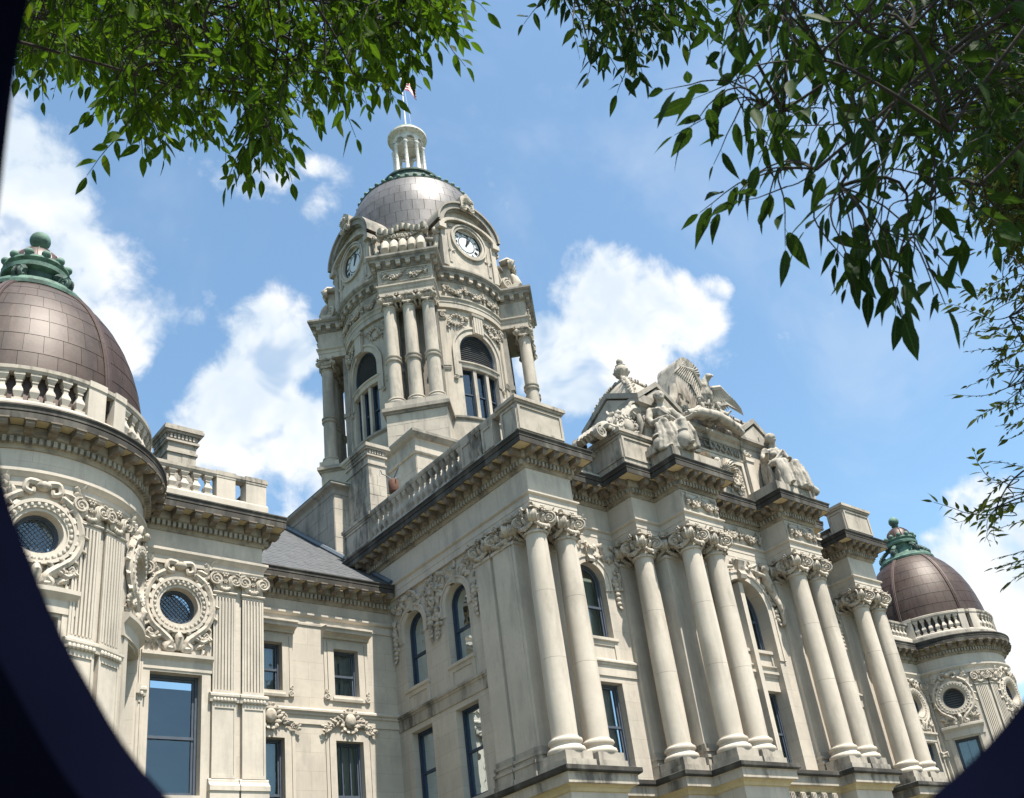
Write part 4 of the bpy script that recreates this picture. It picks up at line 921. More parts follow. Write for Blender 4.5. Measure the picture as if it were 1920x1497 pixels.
def ashlar(parent, S, u0, u1, z0, z1, h, lmin, lmax, m_, seed, d=.03, us=1.0):
    rr = random.Random(seed); z = z0; n = max(1, round((z1-z0)/h)); h = (z1-z0)/n
    for k in range(n):
        u = u0; first = True
        while u < u1-.01:
            l = rr.uniform(lmin, lmax)*us*(.6 if first else 1); first = False
            if u1-(u+l) < lmin*.5*us: l = u1-u
            O('ashlar_block', MB().sbox(S, u+.007*us, u+l-.007*us, -.01, d+rr.uniform(-.008,.008), z0+k*h+.007, z0+(k+1)*h-.007).mesh('ashlar_block', m_), parent); u += l
def chimney(x0, x1, y0, y1, z0, z1):
    c = O('chimney', MB().box(x0+.03,x1-.03,y0+.03,y1-.03,z0,z1-1.2).mesh('chimney', 'limestone_weathered'), CH)
    ashlar(c, front(y0+.03), x0, x1, z0, z1-1.3, .62, .6, 1.2, 'limestone_weathered', 3); ashlar(c, side(x0+.03), y0, y1, z0, z1-1.3, .62, .6, 1.2, 'limestone_weathered', 4)
    k = MB(); 
    for e, a, b in ((.06,z1-1.3,z1-1.2),(.0,z1-1.2,z1-.8),(.1,z1-.8,z1-.7),(.04,z1-.7,z1-.42),(.16,z1-.42,z1-.32),(.24,z1-.32,z1-.2),(.2,z1-.2,z1-.08),(.05,z1-.08,z1)): k.box(x0-e,x1+e,y0-e,y1+e,a,b)
    for u in range(int((x1-x0)/.16)): k.box(x0+.04+u*.16, x0+.13+u*.16, y0-.12, y0, z1-.66, z1-.46)
    for u in range(int((y1-y0)/.16)): k.box(x0-.12, x0, y0+.04+u*.16, y0+.13+u*.16, z1-.66, z1-.46)
    O('chimney_cap', k.mesh('chimney_cap', 'limestone_weathered'), c)
wing(); MIR[0] = True; wing(); MIR[0] = False

# ---------------------------------------------------------------- clock tower
AX = (XC, 23.3); WR = 5.75; usT = 180/pi/WR; TW = cylw(AX, WR); CARD = (-90, 180, 0, 90)
def dg(q, lat, d):      # place in the frame of diagonal pier q (angle q): across, outward
    c, s_ = cos(radians(q)), sin(radians(q)); return (AX[0]+c*d-s_*lat, AX[1]+s_*d+c*lat)
def dbox(mb, q, l0, l1, d0, d1, z0, z1):
    p = [dg(q,l0,d1), dg(q,l1,d1), dg(q,l1,d0), dg(q,l0,d0)]
    return mb.add([(x,y,z) for z in (z0,z1) for x,y in p], [(3,2,1,0),(4,5,6,7),(0,1,5,4),(1,2,6,5),(2,3,7,6),(3,0,4,7)])
def DS(q, d0): return lambda u, z, d: (*dg(q, u, d0+d), z)
def tower_path(lat, d, r):
    al = math.degrees(math.asin(lat/r)); out = []
    for k in range(4):
        c = -90+90*k; out += arc(AX, r, c-45+al, c+45-al, 14); q = c+45; out += [dg(q,-lat,d), dg(q,lat,d)]
    return out
DIAG = (-135, -45, 45, 135)
# stepped base
b1 = O('tower_base', MB().box(XC-6.68,XC+6.68,AX[1]-6.68,AX[1]+6.68,13.7,24.3).mesh('tower_base', 'limestone_tower'), CH)
ashlar(b1, front(AX[1]-6.7), XC-6.7, XC+3, 17, 23.1, .95, 1.2, 2.2, 'limestone_tower', 1); ashlar(b1, side(XC-6.7), AX[1]-6.7, AX[1]+6.7, 17, 23.1, .95, 1.2, 2.2, 'limestone_tower', 2)
sq = [(XC-6.7,AX[1]+6.7),(XC-6.7,AX[1]-6.7),(XC+6.7,AX[1]-6.7),(XC+6.7,AX[1]+6.7)]
O('tower_string', MB().sweep(sq, [(0,23.1),(.12,23.12),(.16,23.2),(.16,23.28),(.02,23.34),(0,24.1),(.05,24.15)], True).mesh('tower_string', 'limestone_tower'), CH)
O('tower_base_cap', MB().sweep(sq, [(.05,24.15),(.2,24.25),(.3,24.4),(.36,24.44),(.36,24.62),(.2,24.72),(-2.5,24.9)], True).mesh('tower_base_cap', 'limestone_tower_weathered'), CH)
# drum with arched windows
wz0, wzs, whw = 27.9, 33.2, 1.55
for c in CARD:
    O('tower_wall', wall(MB(), TW, c-45, c+45, 24.6, 36.6, [[(c, whw, wz0, wzs, 'arch')]], us=usT, depth=.42, step=6).mesh('tower_wall', 'limestone_tower'), CH)
    mb = MB()
    mb.strip(TW, c-1.72*usT, c+1.72*usT, [(-.4,31.75),(-.02,31.75),(.02,31.85),(.02,32.05),(.12,32.12),(.12,32.22),(-.4,32.3)], 12)
    for k in (-.53, .53): mb.sbox(TW, c+(k-.13)*usT, c+(k+.13)*usT, -.4, -.1, wz0, 31.8)
    O('window_transom', mb.mesh('window_transom', 'limestone_tower', 30), CH)
    for k in (-1.08, 0, 1.08): window(CH, TW, c+k*usT, .42, wz0, 31.75, 'rect', depth=.36, us=usT, fm='frame_blue', rail=.5, curt=None, fw_=.06)
    # dark slatted lunette
    n = 18; pts = [(c+whw*cos(pi*i/n)*usT, 32.3+(wzs-32.3)*1+0*i+whw*sin(pi*i/n)) for i in range(n+1)]; pts = [(c+whw*usT,32.3)]+pts+[(c-whw*usT,32.3)]
    inn = [(c+(whw-.13)*cos(pi*i/n)*usT, wzs+(whw-.13)*sin(pi*i/n)) for i in range(n+1)]; inn = [(c+(whw-.13)*usT,32.42)]+inn+[(c-(whw-.13)*usT,32.42)]
    lu = O('lunette', MB().ring(TW, pts, inn, -.42, -.2).mesh('lunette', 'frame_blue'), CH)
    O('lunette_screen', MB().poly([TW(u,z,-.4) for u,z in inn]).mesh('lunette_screen', 'louvre'), lu)
    for k in range(13):
        z = 32.5+k*.17; h = whw-.15 if z < wzs else sqrt(max(0,(whw-.15)**2-(z-wzs)**2))
        if h > .2: O('louvre_slat', MB().strip(TW, c-h*usT, c+h*usT, [(-.39,z),(-.3,z),(-.3,z+.03),(-.39,z+.1)], 6).mesh('louvre_slat', 'louvre'), lu)
    ao = lambda r: [(c-r*usT, 31.0)]+[(c-r*cos(pi*i/22)*usT, wzs+r*sin(pi*i/22)) for i in range(23)]+[(c+r*usT, 31.0)]
    O('archivolt', MB().ring(TW, ao(1.95), ao(1.55), -.05, .06, False).ring(TW, ao(2.08), ao(1.92), 0, .14, False).mesh('archivolt', 'limestone_tower', 30), CH)
    for sx in (-1, 1):     # label stops
        p, t, k, n_ = frame_of(TW, c+sx*2.0*usT, 30.85); sb = MB(); spiral(sb, p+n_*.1, t*sx, k, n_, .17, 1.5, .22); O('label_stop', sb.mesh('label_stop', 'limestone_tower'), CH)
    kb = MB(); 
    for k in range(4): u = (k-1.5)*.19; kb.sbox(TW, c+(u-.08)*usT, c+(u+.08)*usT, 0, .28, 34.7, 36.1)
    kb.sbox(TW, c-.42*usT, c+.42*usT, 0, .2, 34.65, 36.1); kb.strip(TW, c-.5*usT, c+.5*usT, [(0,36.1),(.34,36.12),(.38,36.3),(0,36.34)])
    O('keystone', kb.mesh('keystone', 'limestone_tower'), CH)
    rr = random.Random(c+400)
    for sx in (-1, 1):
        wb = MB(); wreath(wb, TW, c+sx*1.55*usT, 35.6, .42, .2, rr, 12, usT); garland(wb, TW, c+sx*1.95*usT, 35.9, c+sx*2.3*usT, 34.9, .05, .17, rr, 5)
        garland(wb, TW, c+sx*.6*usT, 36.0, c+sx*1.2*usT, 35.95, .12, .14, rr, 5)
        O('wreath', wb.mesh('wreath', 'limestone_carved', 45), CH)
    for sx in (-1, 1):     # flat strips beside the piers with small capitals
        pb = MB(); u = c+sx*2.72*usT; pb.sbox(TW, u-.35*usT, u+.35*usT, 0, .14, 27.6, 35.9); pb.strip(TW, u-.42*usT, u+.42*usT, [(.1,35.5),(.2,35.52),(.24,35.62),(.14,35.7),(.14,36.0),(.28,36.1),(.28,36.25),(.1,36.3)])
        p, t, k, n_ = frame_of(TW, u+sx*-.2*usT, 35.85); spiral(pb, p+n_*.22, t, k, n_, .2, 1.7, .2)
        pb.strip(TW, u-.42*usT, u+.42*usT, [(.1,31.3),(.2,31.32),(.26,31.5),(.2,31.56),(.26,31.66),(.1,31.7)])
        O('pilaster_strip', pb.mesh('pilaster_strip', 'limestone_tower'), CH)
    O('window_ledge', MB().strip(TW, c-27, c+27, [(-.3,27.3),(.25,27.3),(.3,27.4),(.42,27.48),(.42,27.62),(.1,27.7),(-.3,27.72)], 14).mesh('window_ledge', 'limestone_tower_weathered'), CH)
    O('tower_dado', MB().strip(TW, c-27, c+27, [(0,24.8),(.3,24.8),(.3,27.3),(0,27.3)], 14).mesh('tower_dado', 'limestone_tower'), CH)
# diagonal piers with three columns each
def tcol_meshes():
    z0, z1 = 28.45, 35.7
    rad = lambda z: .46-.05*(z-z0)/(z1-z0)
    lo = MB().lathe([(rad(z0),z0),(rad(30),30),(rad(31.3),31.3)], 24).mesh('drum', 'limestone_tower', 40)
    hi = MB().lathe([(rad(31.7),31.7),(rad(33.5),33.5),(rad(z1),z1)], 24).mesh('drum', 'limestone_tower', 40)
    bd = MB().lathe([(rad(31.3),31.28),(.53,31.33),(.55,31.42),(.5,31.47),(.47,31.5),(.47,31.58),(.54,31.62),(.55,31.68),(.44,31.74)], 24).mesh('shaft_band', 'limestone_tower', 40)
    bs = MB().lathe([(.64,28.0),(.66,28.05),(.66,28.15),(.58,28.22),(.54,28.28),(.6,28.34),(.58,28.42),(.47,28.47)], 24); bs.box(-.66,.66,-.66,.66,27.62,28.0)
    return lo, hi, bd, bs.mesh('base', 'limestone_tower', 40)
TLO, THI, TBD, TBS = tcol_meshes()
for q in DIAG:
    mb = MB(); dbox(mb, q, -1.75, 1.75, 4.6, 5.75, 27.6, 36.6)
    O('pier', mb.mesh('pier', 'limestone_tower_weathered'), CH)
    pb = MB(); dbox(pb, q, -1.92, 1.92, 4.6, 7.7, 24.6, 27.2)
    pd = O('pier_pedestal', pb.mesh('pier_pedestal', 'limestone_tower'), CH)
    if q in (-135, -45, 135): ashlar(pd, DS(q,7.7), -1.94, 1.94, 24.8, 27.1, .75, .9, 1.9, 'limestone_tower', q+300)
    cb = MB(); dbox(cb, q, -2.0, 2.0, 4.6, 7.82, 27.15, 27.3); dbox(cb, q, -2.16, 2.16, 4.6, 7.96, 27.3, 27.52); dbox(cb, q, -2.05, 2.05, 4.6, 7.85, 27.52, 27.62)
    O('pier_pedestal_cap', cb.mesh('pier_pedestal_cap', 'limestone_tower_weathered'), pd)
    for l in (-1.3, 0, 1.3):
        x, y = dg(q, l, 7.17); c = O('tower_column', TLO, CH, (x,y,0), radians(q+90)); WL[c.name] = Vector((x,y,Z0))
        for me, nm in ((THI,'drum'),(TBD,'shaft_band'),(TBS,'column_base')): k = O(nm, me, c, (x,y,0))
        k = O('capital', CAPITAL, c, (x,y,35.72), scale=(.92,.92,.85)); 
    sb = MB()
    for l in (-1.3, 0, 1.3): dbox(sb, q, l-.36, l+.36, 5.7, 5.95, 27.62, 36.5); dbox(sb, q, l-.42, l+.42, 5.7, 6.05, 31.4, 31.7)
    O('pier_pilaster', sb.mesh('pier_pilaster', 'limestone_tower_weathered'), CH)
# entablature
TP = tower_path(1.86, 7.62, 5.95); base_ngon = lambda o, z: [(x,y,z) for x,y in offset_path(TP, o, True)]
O('tower_architrave', MB().poly(base_ngon(-.02,36.55)).sweep(TP, [(0,36.55),(0,36.95),(.04,36.97),(.04,37.2),(.1,37.26),(.14,37.3),(.14,37.4),(0,37.46)], True).mesh('tower_architrave', 'limestone_tower'), CH)
O('tower_frieze', MB().sweep(TP, [(0,37.46),(0,38.9)], True).mesh('tower_frieze', 'limestone_tower'), CH)
closedTP = TP+[TP[0]]
tcor = [(0,38.75),(.08,38.8),(.1,38.9),(.1,39.05),(.22,39.12),(.3,39.15),(.3,39.22)]
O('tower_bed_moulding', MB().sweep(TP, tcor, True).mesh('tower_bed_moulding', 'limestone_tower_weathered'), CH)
TMOD = MB().box(-.15,.15,-.24,0,-.3,0).box(-.18,.18,-.27,0,-.04,.04).mesh('modillion', 'limestone_tower')
for x, y, a in along(closedTP, .14, .72, .3): O('modillion', TMOD, CH, (x,y,39.18), a+pi/2)
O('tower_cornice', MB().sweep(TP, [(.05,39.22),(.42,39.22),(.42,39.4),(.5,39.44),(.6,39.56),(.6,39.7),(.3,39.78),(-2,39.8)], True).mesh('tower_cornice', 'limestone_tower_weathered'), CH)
for c in CARD:     # swags on the curved frieze and on the piers
    rr = random.Random(c+9); S = cylw(AX, 5.95); g = MB()
    for k in range(3): u = c+(k-1)*15; garland(g, S, u-6.2, 38.5, u+6.2, 38.5, .75, .2, rr, 11); wreath(g, S, u+7.5, 38.4, .14, .16, rr, 6); garland(g, S, u+7.4, 38.4, u+7.6, 37.7, 0, .16, rr, 4)
    wreath(g, S, c-22.5, 38.4, .14, .16, rr, 6); garland(g, S, c-22.5, 38.4, c-22.4, 37.7, 0, .16, rr, 4)
    O('frieze_garland', g.mesh('frieze_garland', 'limestone_carved', 45), CH)
    q = c+45; S = DS(q, 7.62); g = MB()
    fr = lambda e: [(-1.7+e,37.62+e),(1.7-e,37.62+e),(1.7-e,38.72-e),(-1.7+e,38.72-e)]; g.ring(S, fr(0), fr(.1), 0, .05)
    for sx in (-1, 1): garland(g, S, sx*.05, 38.5, sx*1.3, 38.5, .55, .17, rr, 9); garland(g, S, sx*1.4, 38.5, sx*1.42, 37.8, 0, .14, rr, 4)
    O('frieze_garland', g.mesh('frieze_garland', 'limestone_carved', 45), CH)
# attic drum, clock gables, balustrade
O('attic_drum', MB().lathe([(6.2,39.7),(6.2,40.5),(6.1,40.6),(4.9,40.7)], 64, AX).mesh('attic_drum', 'limestone_tower', 30), CH)
def text_mesh(body, size, ext, m_, name):
    cu = bpy.data.curves.new(name, 'FONT'); cu.body = body; cu.size = size; cu.extrude = ext; cu.align_x = 'CENTER'; cu.align_y = 'CENTER'
    o = bpy.data.objects.new(name, cu); WORK.collection.objects.link(o)
    me = work_mesh(o); bpy.data.objects.remove(o); me.materials.clear(); me.materials.append(MATS[m_]); return me
ROM = [text_mesh(t, .36, .012, 'clock_black', 'numeral') for t in ('XII','I','II','III','IIII','V','VI','VII','VIII','IX','X','XI')]
for c in CARD:
    ca, sa = cos(radians(c)), sin(radians(c))
    G = lambda u, z, d, ca=ca, sa=sa: (AX[0]+ca*(6.0+d)-sa*u, AX[1]+sa*(6.0+d)+ca*u, z)
    zc = 42.85
    mb = MB(); wall(mb, G, -2.4, 2.4, 39.7, 44.2, [[(0, 1.22, 0, zc, 'round')]], depth=.25)
    for sx in (-1, 1): mb.poly([G(sx*2.4,39.7,0), G(sx*2.4,39.7,-2.6), G(sx*2.4,44.2,-2.6), G(sx*2.4,44.2,0)])
    gb = O('clock_gable', mb.mesh('clock_gable', 'limestone_tower'), CH, label='arched stone gable holding a round clock')
    n = 24; R0 = 2.62; zc2 = 43.75
    ao = lambda r: [(r*cos(pi*i/n), zc2+r*sin(pi*i/n)*.92) for i in range(n+1)]
    ab = MB().add([G(u,z,d) for d in (-.1,-2.6) for u,z in ao(2.45)], [tuple(range(n+1))]+[(i,i+1,n+2+i,n+1+i) for i in range(n)])
    O('tympanum', ab.mesh('tympanum', 'limestone_tower', 30), gb)
    ab = MB().ring(G, ao(2.72), ao(2.2), -2.4, .28, False).ring(G, ao(2.8), ao(2.62), -2.3, .42, False).ring(G, ao(2.24), ao(2.08), -.1, .12, False)
    O('arched_pediment', ab.mesh('arched_pediment', 'limestone_tower_weathered', 30), gb)
    # the lower arch that follows the dial and the side strips
    al = lambda r, k=.55: [(r*cos(pi*i/n), 43.25+r*sin(pi*i/n)*k) for i in range(n+1)]
    ab = MB().ring(G, al(2.62), al(2.3), -.3, .3, False)
    for sx in (-1, 1): ab.sbox(G, sx*2.2-.22, sx*2.2+.22, 0, .12, 39.9, 43.2); ab.sbox(G, sx*2.38-.3, sx*2.38+.3, -.3, .36, 43.1, 43.5); ab.sbox(G, sx*1.72-.12, sx*1.72+.12, 0, .06, 40.4, 43.0)
    O('gable_moulding', ab.mesh('gable_moulding', 'limestone_tower', 30), gb)
    ac = MB(); V = Vector
    ac.add([G(u,z,d) for d in (.5,-1.8) for u,z in ((-.55,45.9),(.55,45.9),(.62,46.7),(.0,47.3),(-.62,46.7))], [(0,1,2,3,4),(9,8,7,6,5)]+[(i,(i+1)%5,5+(i+1)%5,5+i) for i in range(5)])
    for sx in (-1, 1): p, t, k, nn = frame_of(G, sx*.35, 45.75); spiral(ac, p+nn*.5, t, k, nn, .26, 1.6, .2)
    for k_ in range(9): a = pi*k_/8; p, t, k, nn = frame_of(G, 0, 46.3); leaf_rel(ac, p+nn*.52, t*cos(a)+k*sin(a), k*cos(a)-t*sin(a), nn, .5, .22)
    O('acroterion', ac.mesh('acroterion', 'limestone_carved', 40), gb)
    cr = lambda r: [(r*cos(2*pi*i/36), zc+r*sin(2*pi*i/36)) for i in range(36)]
    rb = MB().ring(G, cr(1.4), cr(1.22), -.05, .1).ring(G, cr(1.56), cr(1.42), 0, .16); O('dial_surround', rb.mesh('dial_surround', 'limestone_tower', 40), gb)
    cv = MB(); rr = random.Random(5)
    for sx in (-1, 1):
        for sz in (-1, 1): foliage(cv, G, [(sx*(1.45+.12*i), zc+sz*(1.2+rr.uniform(-.25,.3))) for i in range(5)], .3, rr)
    O('corner_foliage', cv.mesh('corner_foliage', 'limestone_carved', 45), gb)
    ck = O('clock', MB().poly([G(u,z,-.2) for u,z in cr(1.22)]).mesh('clock', 'clock_black'), CH, label='round clock with white dial and roman numerals')
    O('dial', MB().ring(G, cr(1.12), cr(.72), -.2, -.185).poly([G(u,z,-.18) for u,z in cr(.66)]).mesh('dial', 'clock_dial'), ck)
    O('dial_rim', MB().ring(G, cr(1.22), cr(1.14), -.2, -.12).ring(G, cr(.73), cr(.67), -.19, -.17).mesh('dial_rim', 'clock_black'), ck)
    rot = Matrix(((-sa,0,ca),(ca,0,sa),(0,1,0)))
    for h in range(12):
        a = pi/2-h*pi/6; p = G(.92*cos(a), zc+.92*sin(a), -.17); o = O('numeral', ROM[h], ck, p); o.rotation_euler = (rot @ Matrix.Rotation(a-pi/2, 3, 'Z')).to_euler(); o.scale = (.75,1.05,1)
    for ln, w, a in ((1.02,.06,pi/2-.2),(.7,.09,pi/2-pi/6)):
        e = V((cos(a),sin(a))); t = V((-sin(a),cos(a))); q = [e*-.2+t*w*.6, e*-.2-t*w*.6, e*ln*.75-t*w, e*ln, e*ln*.75+t*w]
        O('clock_hand', MB().poly([G(v.x,zc+v.y,-.14) for v in q]).poly([G(v.x,zc+v.y,-.16) for v in q]).mesh('clock_hand', 'clock_black'), ck)
    # side scrolls leaning on the gable
    for sx in (-1, 1):
        sb = MB(); pts = []
        for i in range(15): f = i/14; pts.append(V(G(sx*(2.5+.9*f**2), 43.0-3.0*f, -.55-.2*f)))
        for w in (-.3,-.1,.1,.3): t = V((ca,sa,0)); sb.tube([p+t*w for p in pts], .16, 6)
        p, t, k, nn = frame_of(G, sx*3.35, 40.5); 
        for w in (-.95, -.05): spiral(sb, p+nn*w, t*sx, k, nn if w > -.5 else -nn, .5, 2, .2)
        p, t, k, nn = frame_of(G, sx*2.65, 43.0); spiral(sb, p-nn*.1, t*sx, k, nn, .32, 1.8, .2); spiral(sb, p-nn*.9, t*sx, k, -nn, .32, 1.8, .2)
        O('scroll', sb.mesh('scroll', 'limestone_tower', 45), gb)
for q in DIAG:
    bp = arc(AX, 6.25, q-18, q+18, 16)
    pr = [(-.2,40.5),(.2,40.5),(.2,40.85),(-.2,40.85)]
    O('balustrade_base', MB().sweep(bp, pr).mesh('balustrade_base', 'limestone_tower'), CH); O('handrail', MB().sweep(bp, [(-.2,42.0),(.22,42.0),(.28,42.1),(.28,42.22),(-.2,42.26)]).mesh('handrail', 'limestone_tower_weathered'), CH)
    for x, y, a in along(bp, 0, .33, .2): O('baluster', BAL_TOWER, CH, (x,y,40.85), a+pi/2, scale=(1,1,1.15))
    # sarcophagus-like scrolled block on the pier
    S = DS(q, 6.9); sb = MB(); dbox(sb, q, -1.95, 1.95, 6.0, 7.35, 39.7, 40.35); dbox(sb, q, -1.35, 1.35, 5.9, 6.9, 40.3, 42.6)
    for k in range(5): l = -1.25+k*.62; sb.tube([(*dg(q,l,7.0),40.4),(*dg(q,l,7.3),40.8),(*dg(q,l,7.15),41.35),(*dg(q,l,6.95),41.75)], [.3,.36,.3,.16], 10)
    for k in range(9): l = -1.5+k*.375; zz = .2*cos((k-4)/4*pi*1.5)+.12; sb.tube([(*dg(q,l,6.2),42.7+zz),(*dg(q,l,6.8),42.85+zz),(*dg(q,l,7.15),42.6+zz),(*dg(q,l,7.05),42.35+zz)], [.22,.26,.24,.16], 8)
    rr = random.Random(q); garland(sb, DS(q,6.95), -1.1, 42.25, 1.1, 42.25, .3, .2, rr, 12)
    for sx in (-1, 1): p, t, k, nn = frame_of(DS(q,6.95), sx*1.5, 42.6); spiral(sb, p+nn*.05, t, k, nn, .35, 1.8, .22)
    O('pier_ornament', sb.mesh('pier_ornament', 'limestone_tower', 45), CH)
# dome with sheet-metal courses
zc, RS, RB_ = 47.0, 5.2, 5.9
rD = lambda z: RS if z < zc else RS*sqrt(max(.01, 1-((z-zc)/RB_)**2))
DMc = O('tower_dome', MB().lathe([(RS-.04,40.6),(RS-.04,47.0)]+[(rD(zc+i*.31)-.04, zc+i*.31) for i in range(1,11)]+[(3.9,50.12)], 64, AX).mesh('tower_dome', 'lead_copper', 40), CH)
st = MB(); cuts = [41.2+.98*i for i in range(6)]; z = cuts[-1]+.98
while z < 49.7: cuts.append(z); z += .9*(rD(z)/RS)
cuts.append(50.1)
for ci in range(len(cuts)-1):
    za, zb = cuts[ci], cuts[ci+1]+.04; ns = 38
    for j in range(ns):
        a0, a1 = 2*pi*(j+.5*(ci%2))/ns, 2*pi*(j+1+.5*(ci%2))/ns; jit = random.Random(ci*91+j).uniform(-.004,.006); vs = []
        for i in range(3):
            z = za+(zb-za)*i/2; r = rD(min(z,50.12))+(.005+jit*.15)*(1-i/2)+.004
            for q in range(5): a = a0+.003+(a1-a0-.006)*q/4; vs.append((AX[0]+r*cos(a), AX[1]+r*sin(a), z))
        for q in range(5): a = a0+.003+(a1-a0-.006)*q/4; r = rD(za)-.03; vs.append((AX[0]+r*cos(a), AX[1]+r*sin(a), za))
        st.add(vs, [(5*i+q, 5*i+q+1, 5*i+q+6, 5*i+q+5) for i in range(2) for q in range(4)]+[(15+q,16+q,1+q,q) for q in range(4)])
O('metal_sheathing', st.mesh('metal_sheathing', 'lead_copper', 50), DMc, kind='stuff')
O('dome_rim', MB().lathe([(4.3,50.0),(4.5,50.02),(4.52,50.12),(4.3,50.2),(3.7,50.7),(3.1,51.3),(2.6,52.0),(2.32,52.6),(2.3,52.85),(2.42,52.92),(2.42,53.08),(2.1,53.18),(1.5,53.24)], 56, AX).mesh('dome_rim', 'verdigris_dark', 40), DMc)
bd = MB()
for k in range(44): a = 2*pi*k/44; bd.ball((AX[0]+4.4*cos(a), AX[1]+4.4*sin(a), 50.28), .19, 7, 5)
O('rim_beads', bd.mesh('rim_beads', 'verdigris', 60), DMc, kind='stuff')
# lantern
LN = O('lantern', MB().lathe([(1.55,53.15),(1.6,53.2),(1.6,53.4),(1.45,53.46),(.1,53.48)], 40, AX).mesh('lantern', 'white_paint', 40), CH)
LW = cylw(AX, 1.2); usL = 180/pi/1.2
lw = MB(); wall(lw, LW, 0, 360, 57.2, 58.3, [[(22.5+45*k, .34, 57.2, 57.55, 'arch')] for k in range(8)], us=usL, depth=.2, step=8); lw.lathe([(1.0,57.25),(1.0,58.3)], 40, AX, cap=False)
O('arcade', lw.mesh('arcade', 'white_paint'), LN)
for k in range(8):
    a = radians(45*k); x, y = AX[0]+1.2*cos(a), AX[1]+1.2*sin(a)
    O('lantern_column', MB().lathe([(.22,53.44),(.22,53.6),(.17,53.7),(.14,57.0),(.17,57.05),(.2,57.12),(.2,57.26)], 14, (x,y)).mesh('lantern_column', 'white_paint', 40), LN)
    rb = MB(); S = cylw(AX, 1.2); c = 22.5+45*k; rb.ring(S, [(c-.42*cos(pi*i/12)*usL, 57.55+.42*sin(pi*i/12)) for i in range(13)], [(c-.33*cos(pi*i/12)*usL, 57.55+.33*sin(pi*i/12)) for i in range(13)], 0, .05, False)
    O('arch_moulding', rb.mesh('arch_moulding', 'white_paint', 30), LN)
O('lantern_cornice', MB().lathe([(1.22,58.2),(1.3,58.3),(1.5,58.36),(1.62,58.42),(1.62,58.6),(1.5,58.66),(.1,58.7)], 40, AX).mesh('lantern_cornice', 'white_paint', 40), LN)
O('lantern_ceiling', MB().lathe([(1.2,57.6),(.1,57.7)], 30, AX).mesh('lantern_ceiling', 'white_paint'), LN)
O('lantern_dome', MB().lathe([(1.4,58.66),(1.38,58.8),(1.2,59.15),(.85,59.5),(.4,59.72),(.12,59.85),(.1,60.1)], 36, AX).mesh('lantern_dome', 'verdigris', 40), LN)
O('flagpole', MB().lathe([(.07,59.9),(.045,64),(.03,67.4),(.09,67.45),(.02,67.6)], 10, AX).mesh('flagpole', 'pole_white', 40), LN)
O('halyard', MB().tube([(AX[0]+.5,AX[1]-.2,59.6),(AX[0]+.06,AX[1]-.03,66.9)], .012, 4).mesh('halyard', 'pole_white'), LN)
def flag_mat():
    mt = bpy.data.materials.new('flag_cloth'); mt.use_nodes = True; nt = mt.node_tree; N = nt.nodes.new; L = nt.links.new; b = nt.nodes['Principled BSDF']; b.inputs['Roughness'].default_value = .8
    uv = N('ShaderNodeAttribute'); uv.attribute_name = 'flag'; sp = N('ShaderNodeSeparateXYZ'); L(uv.outputs['Vector'], sp.inputs[0])
    def M(op, a, v): n = N('ShaderNodeMath'); n.operation = op; L(a, n.inputs[0]); n.inputs[1].default_value = v; return n.outputs[0]
    st = M('LESS_THAN', M('FRACT', M('MULTIPLY', sp.outputs[1], 6.5), 0), .5)
    mx_ = N('ShaderNodeMix'); mx_.data_type = 'RGBA'; L(st, mx_.inputs['Factor']); mx_.inputs['A'].default_value = (.8,.8,.8,1); mx_.inputs['B'].default_value = (.5,.03,.04,1)
    ca_ = N('ShaderNodeMath'); ca_.operation = 'MULTIPLY'; L(M('LESS_THAN', sp.outputs[0], .4), ca_.inputs[0]); L(M('GREATER_THAN', sp.outputs[1], .46), ca_.inputs[1])
    m2 = N('ShaderNodeMix'); m2.data_type = 'RGBA'; L(ca_.outputs[0], m2.inputs['Factor']); L(mx_.outputs['Result'], m2.inputs['A']); m2.inputs['B'].default_value = (.03,.05,.2,1); L(m2.outputs['Result'], b.inputs['Base Color']); MATS['flag_cloth'] = mt
flag_mat()
def flag():
    n, k = 22, 13; vs = []; at_ = []
    for j in range(k):
        for i in range(n):
            u, v = i/(n-1), j/(k-1); dx = Vector((.8,-.6,0)); p = Vector((AX[0]+.06,AX[1],64.6+Z0))+dx*(1.75*u*.62)+Vector((0,0,1.9*v-1.35*u*u))+Vector((.6,.8,0))*(.16*sin(u*9+v*2)*u)
            vs.append(p); at_.append((u,v,0))
    me = bpy.data.meshes.new('flag'); me.from_pydata(vs, [], [(j*n+i, j*n+i+1, (j+1)*n+i+1, (j+1)*n+i) for j in range(k-1) for i in range(n-1)]); me.materials.append(MATS['flag_cloth'])
    a = me.attributes.new('flag', 'FLOAT_VECTOR', 'POINT'); a.data.foreach_set('vector', [c for q in at_ for c in q]); me.shade_smooth()
    thing('flag', 'red, white and blue striped flag flying from the pole on the dome lantern', 'flag', me=me)
flag()

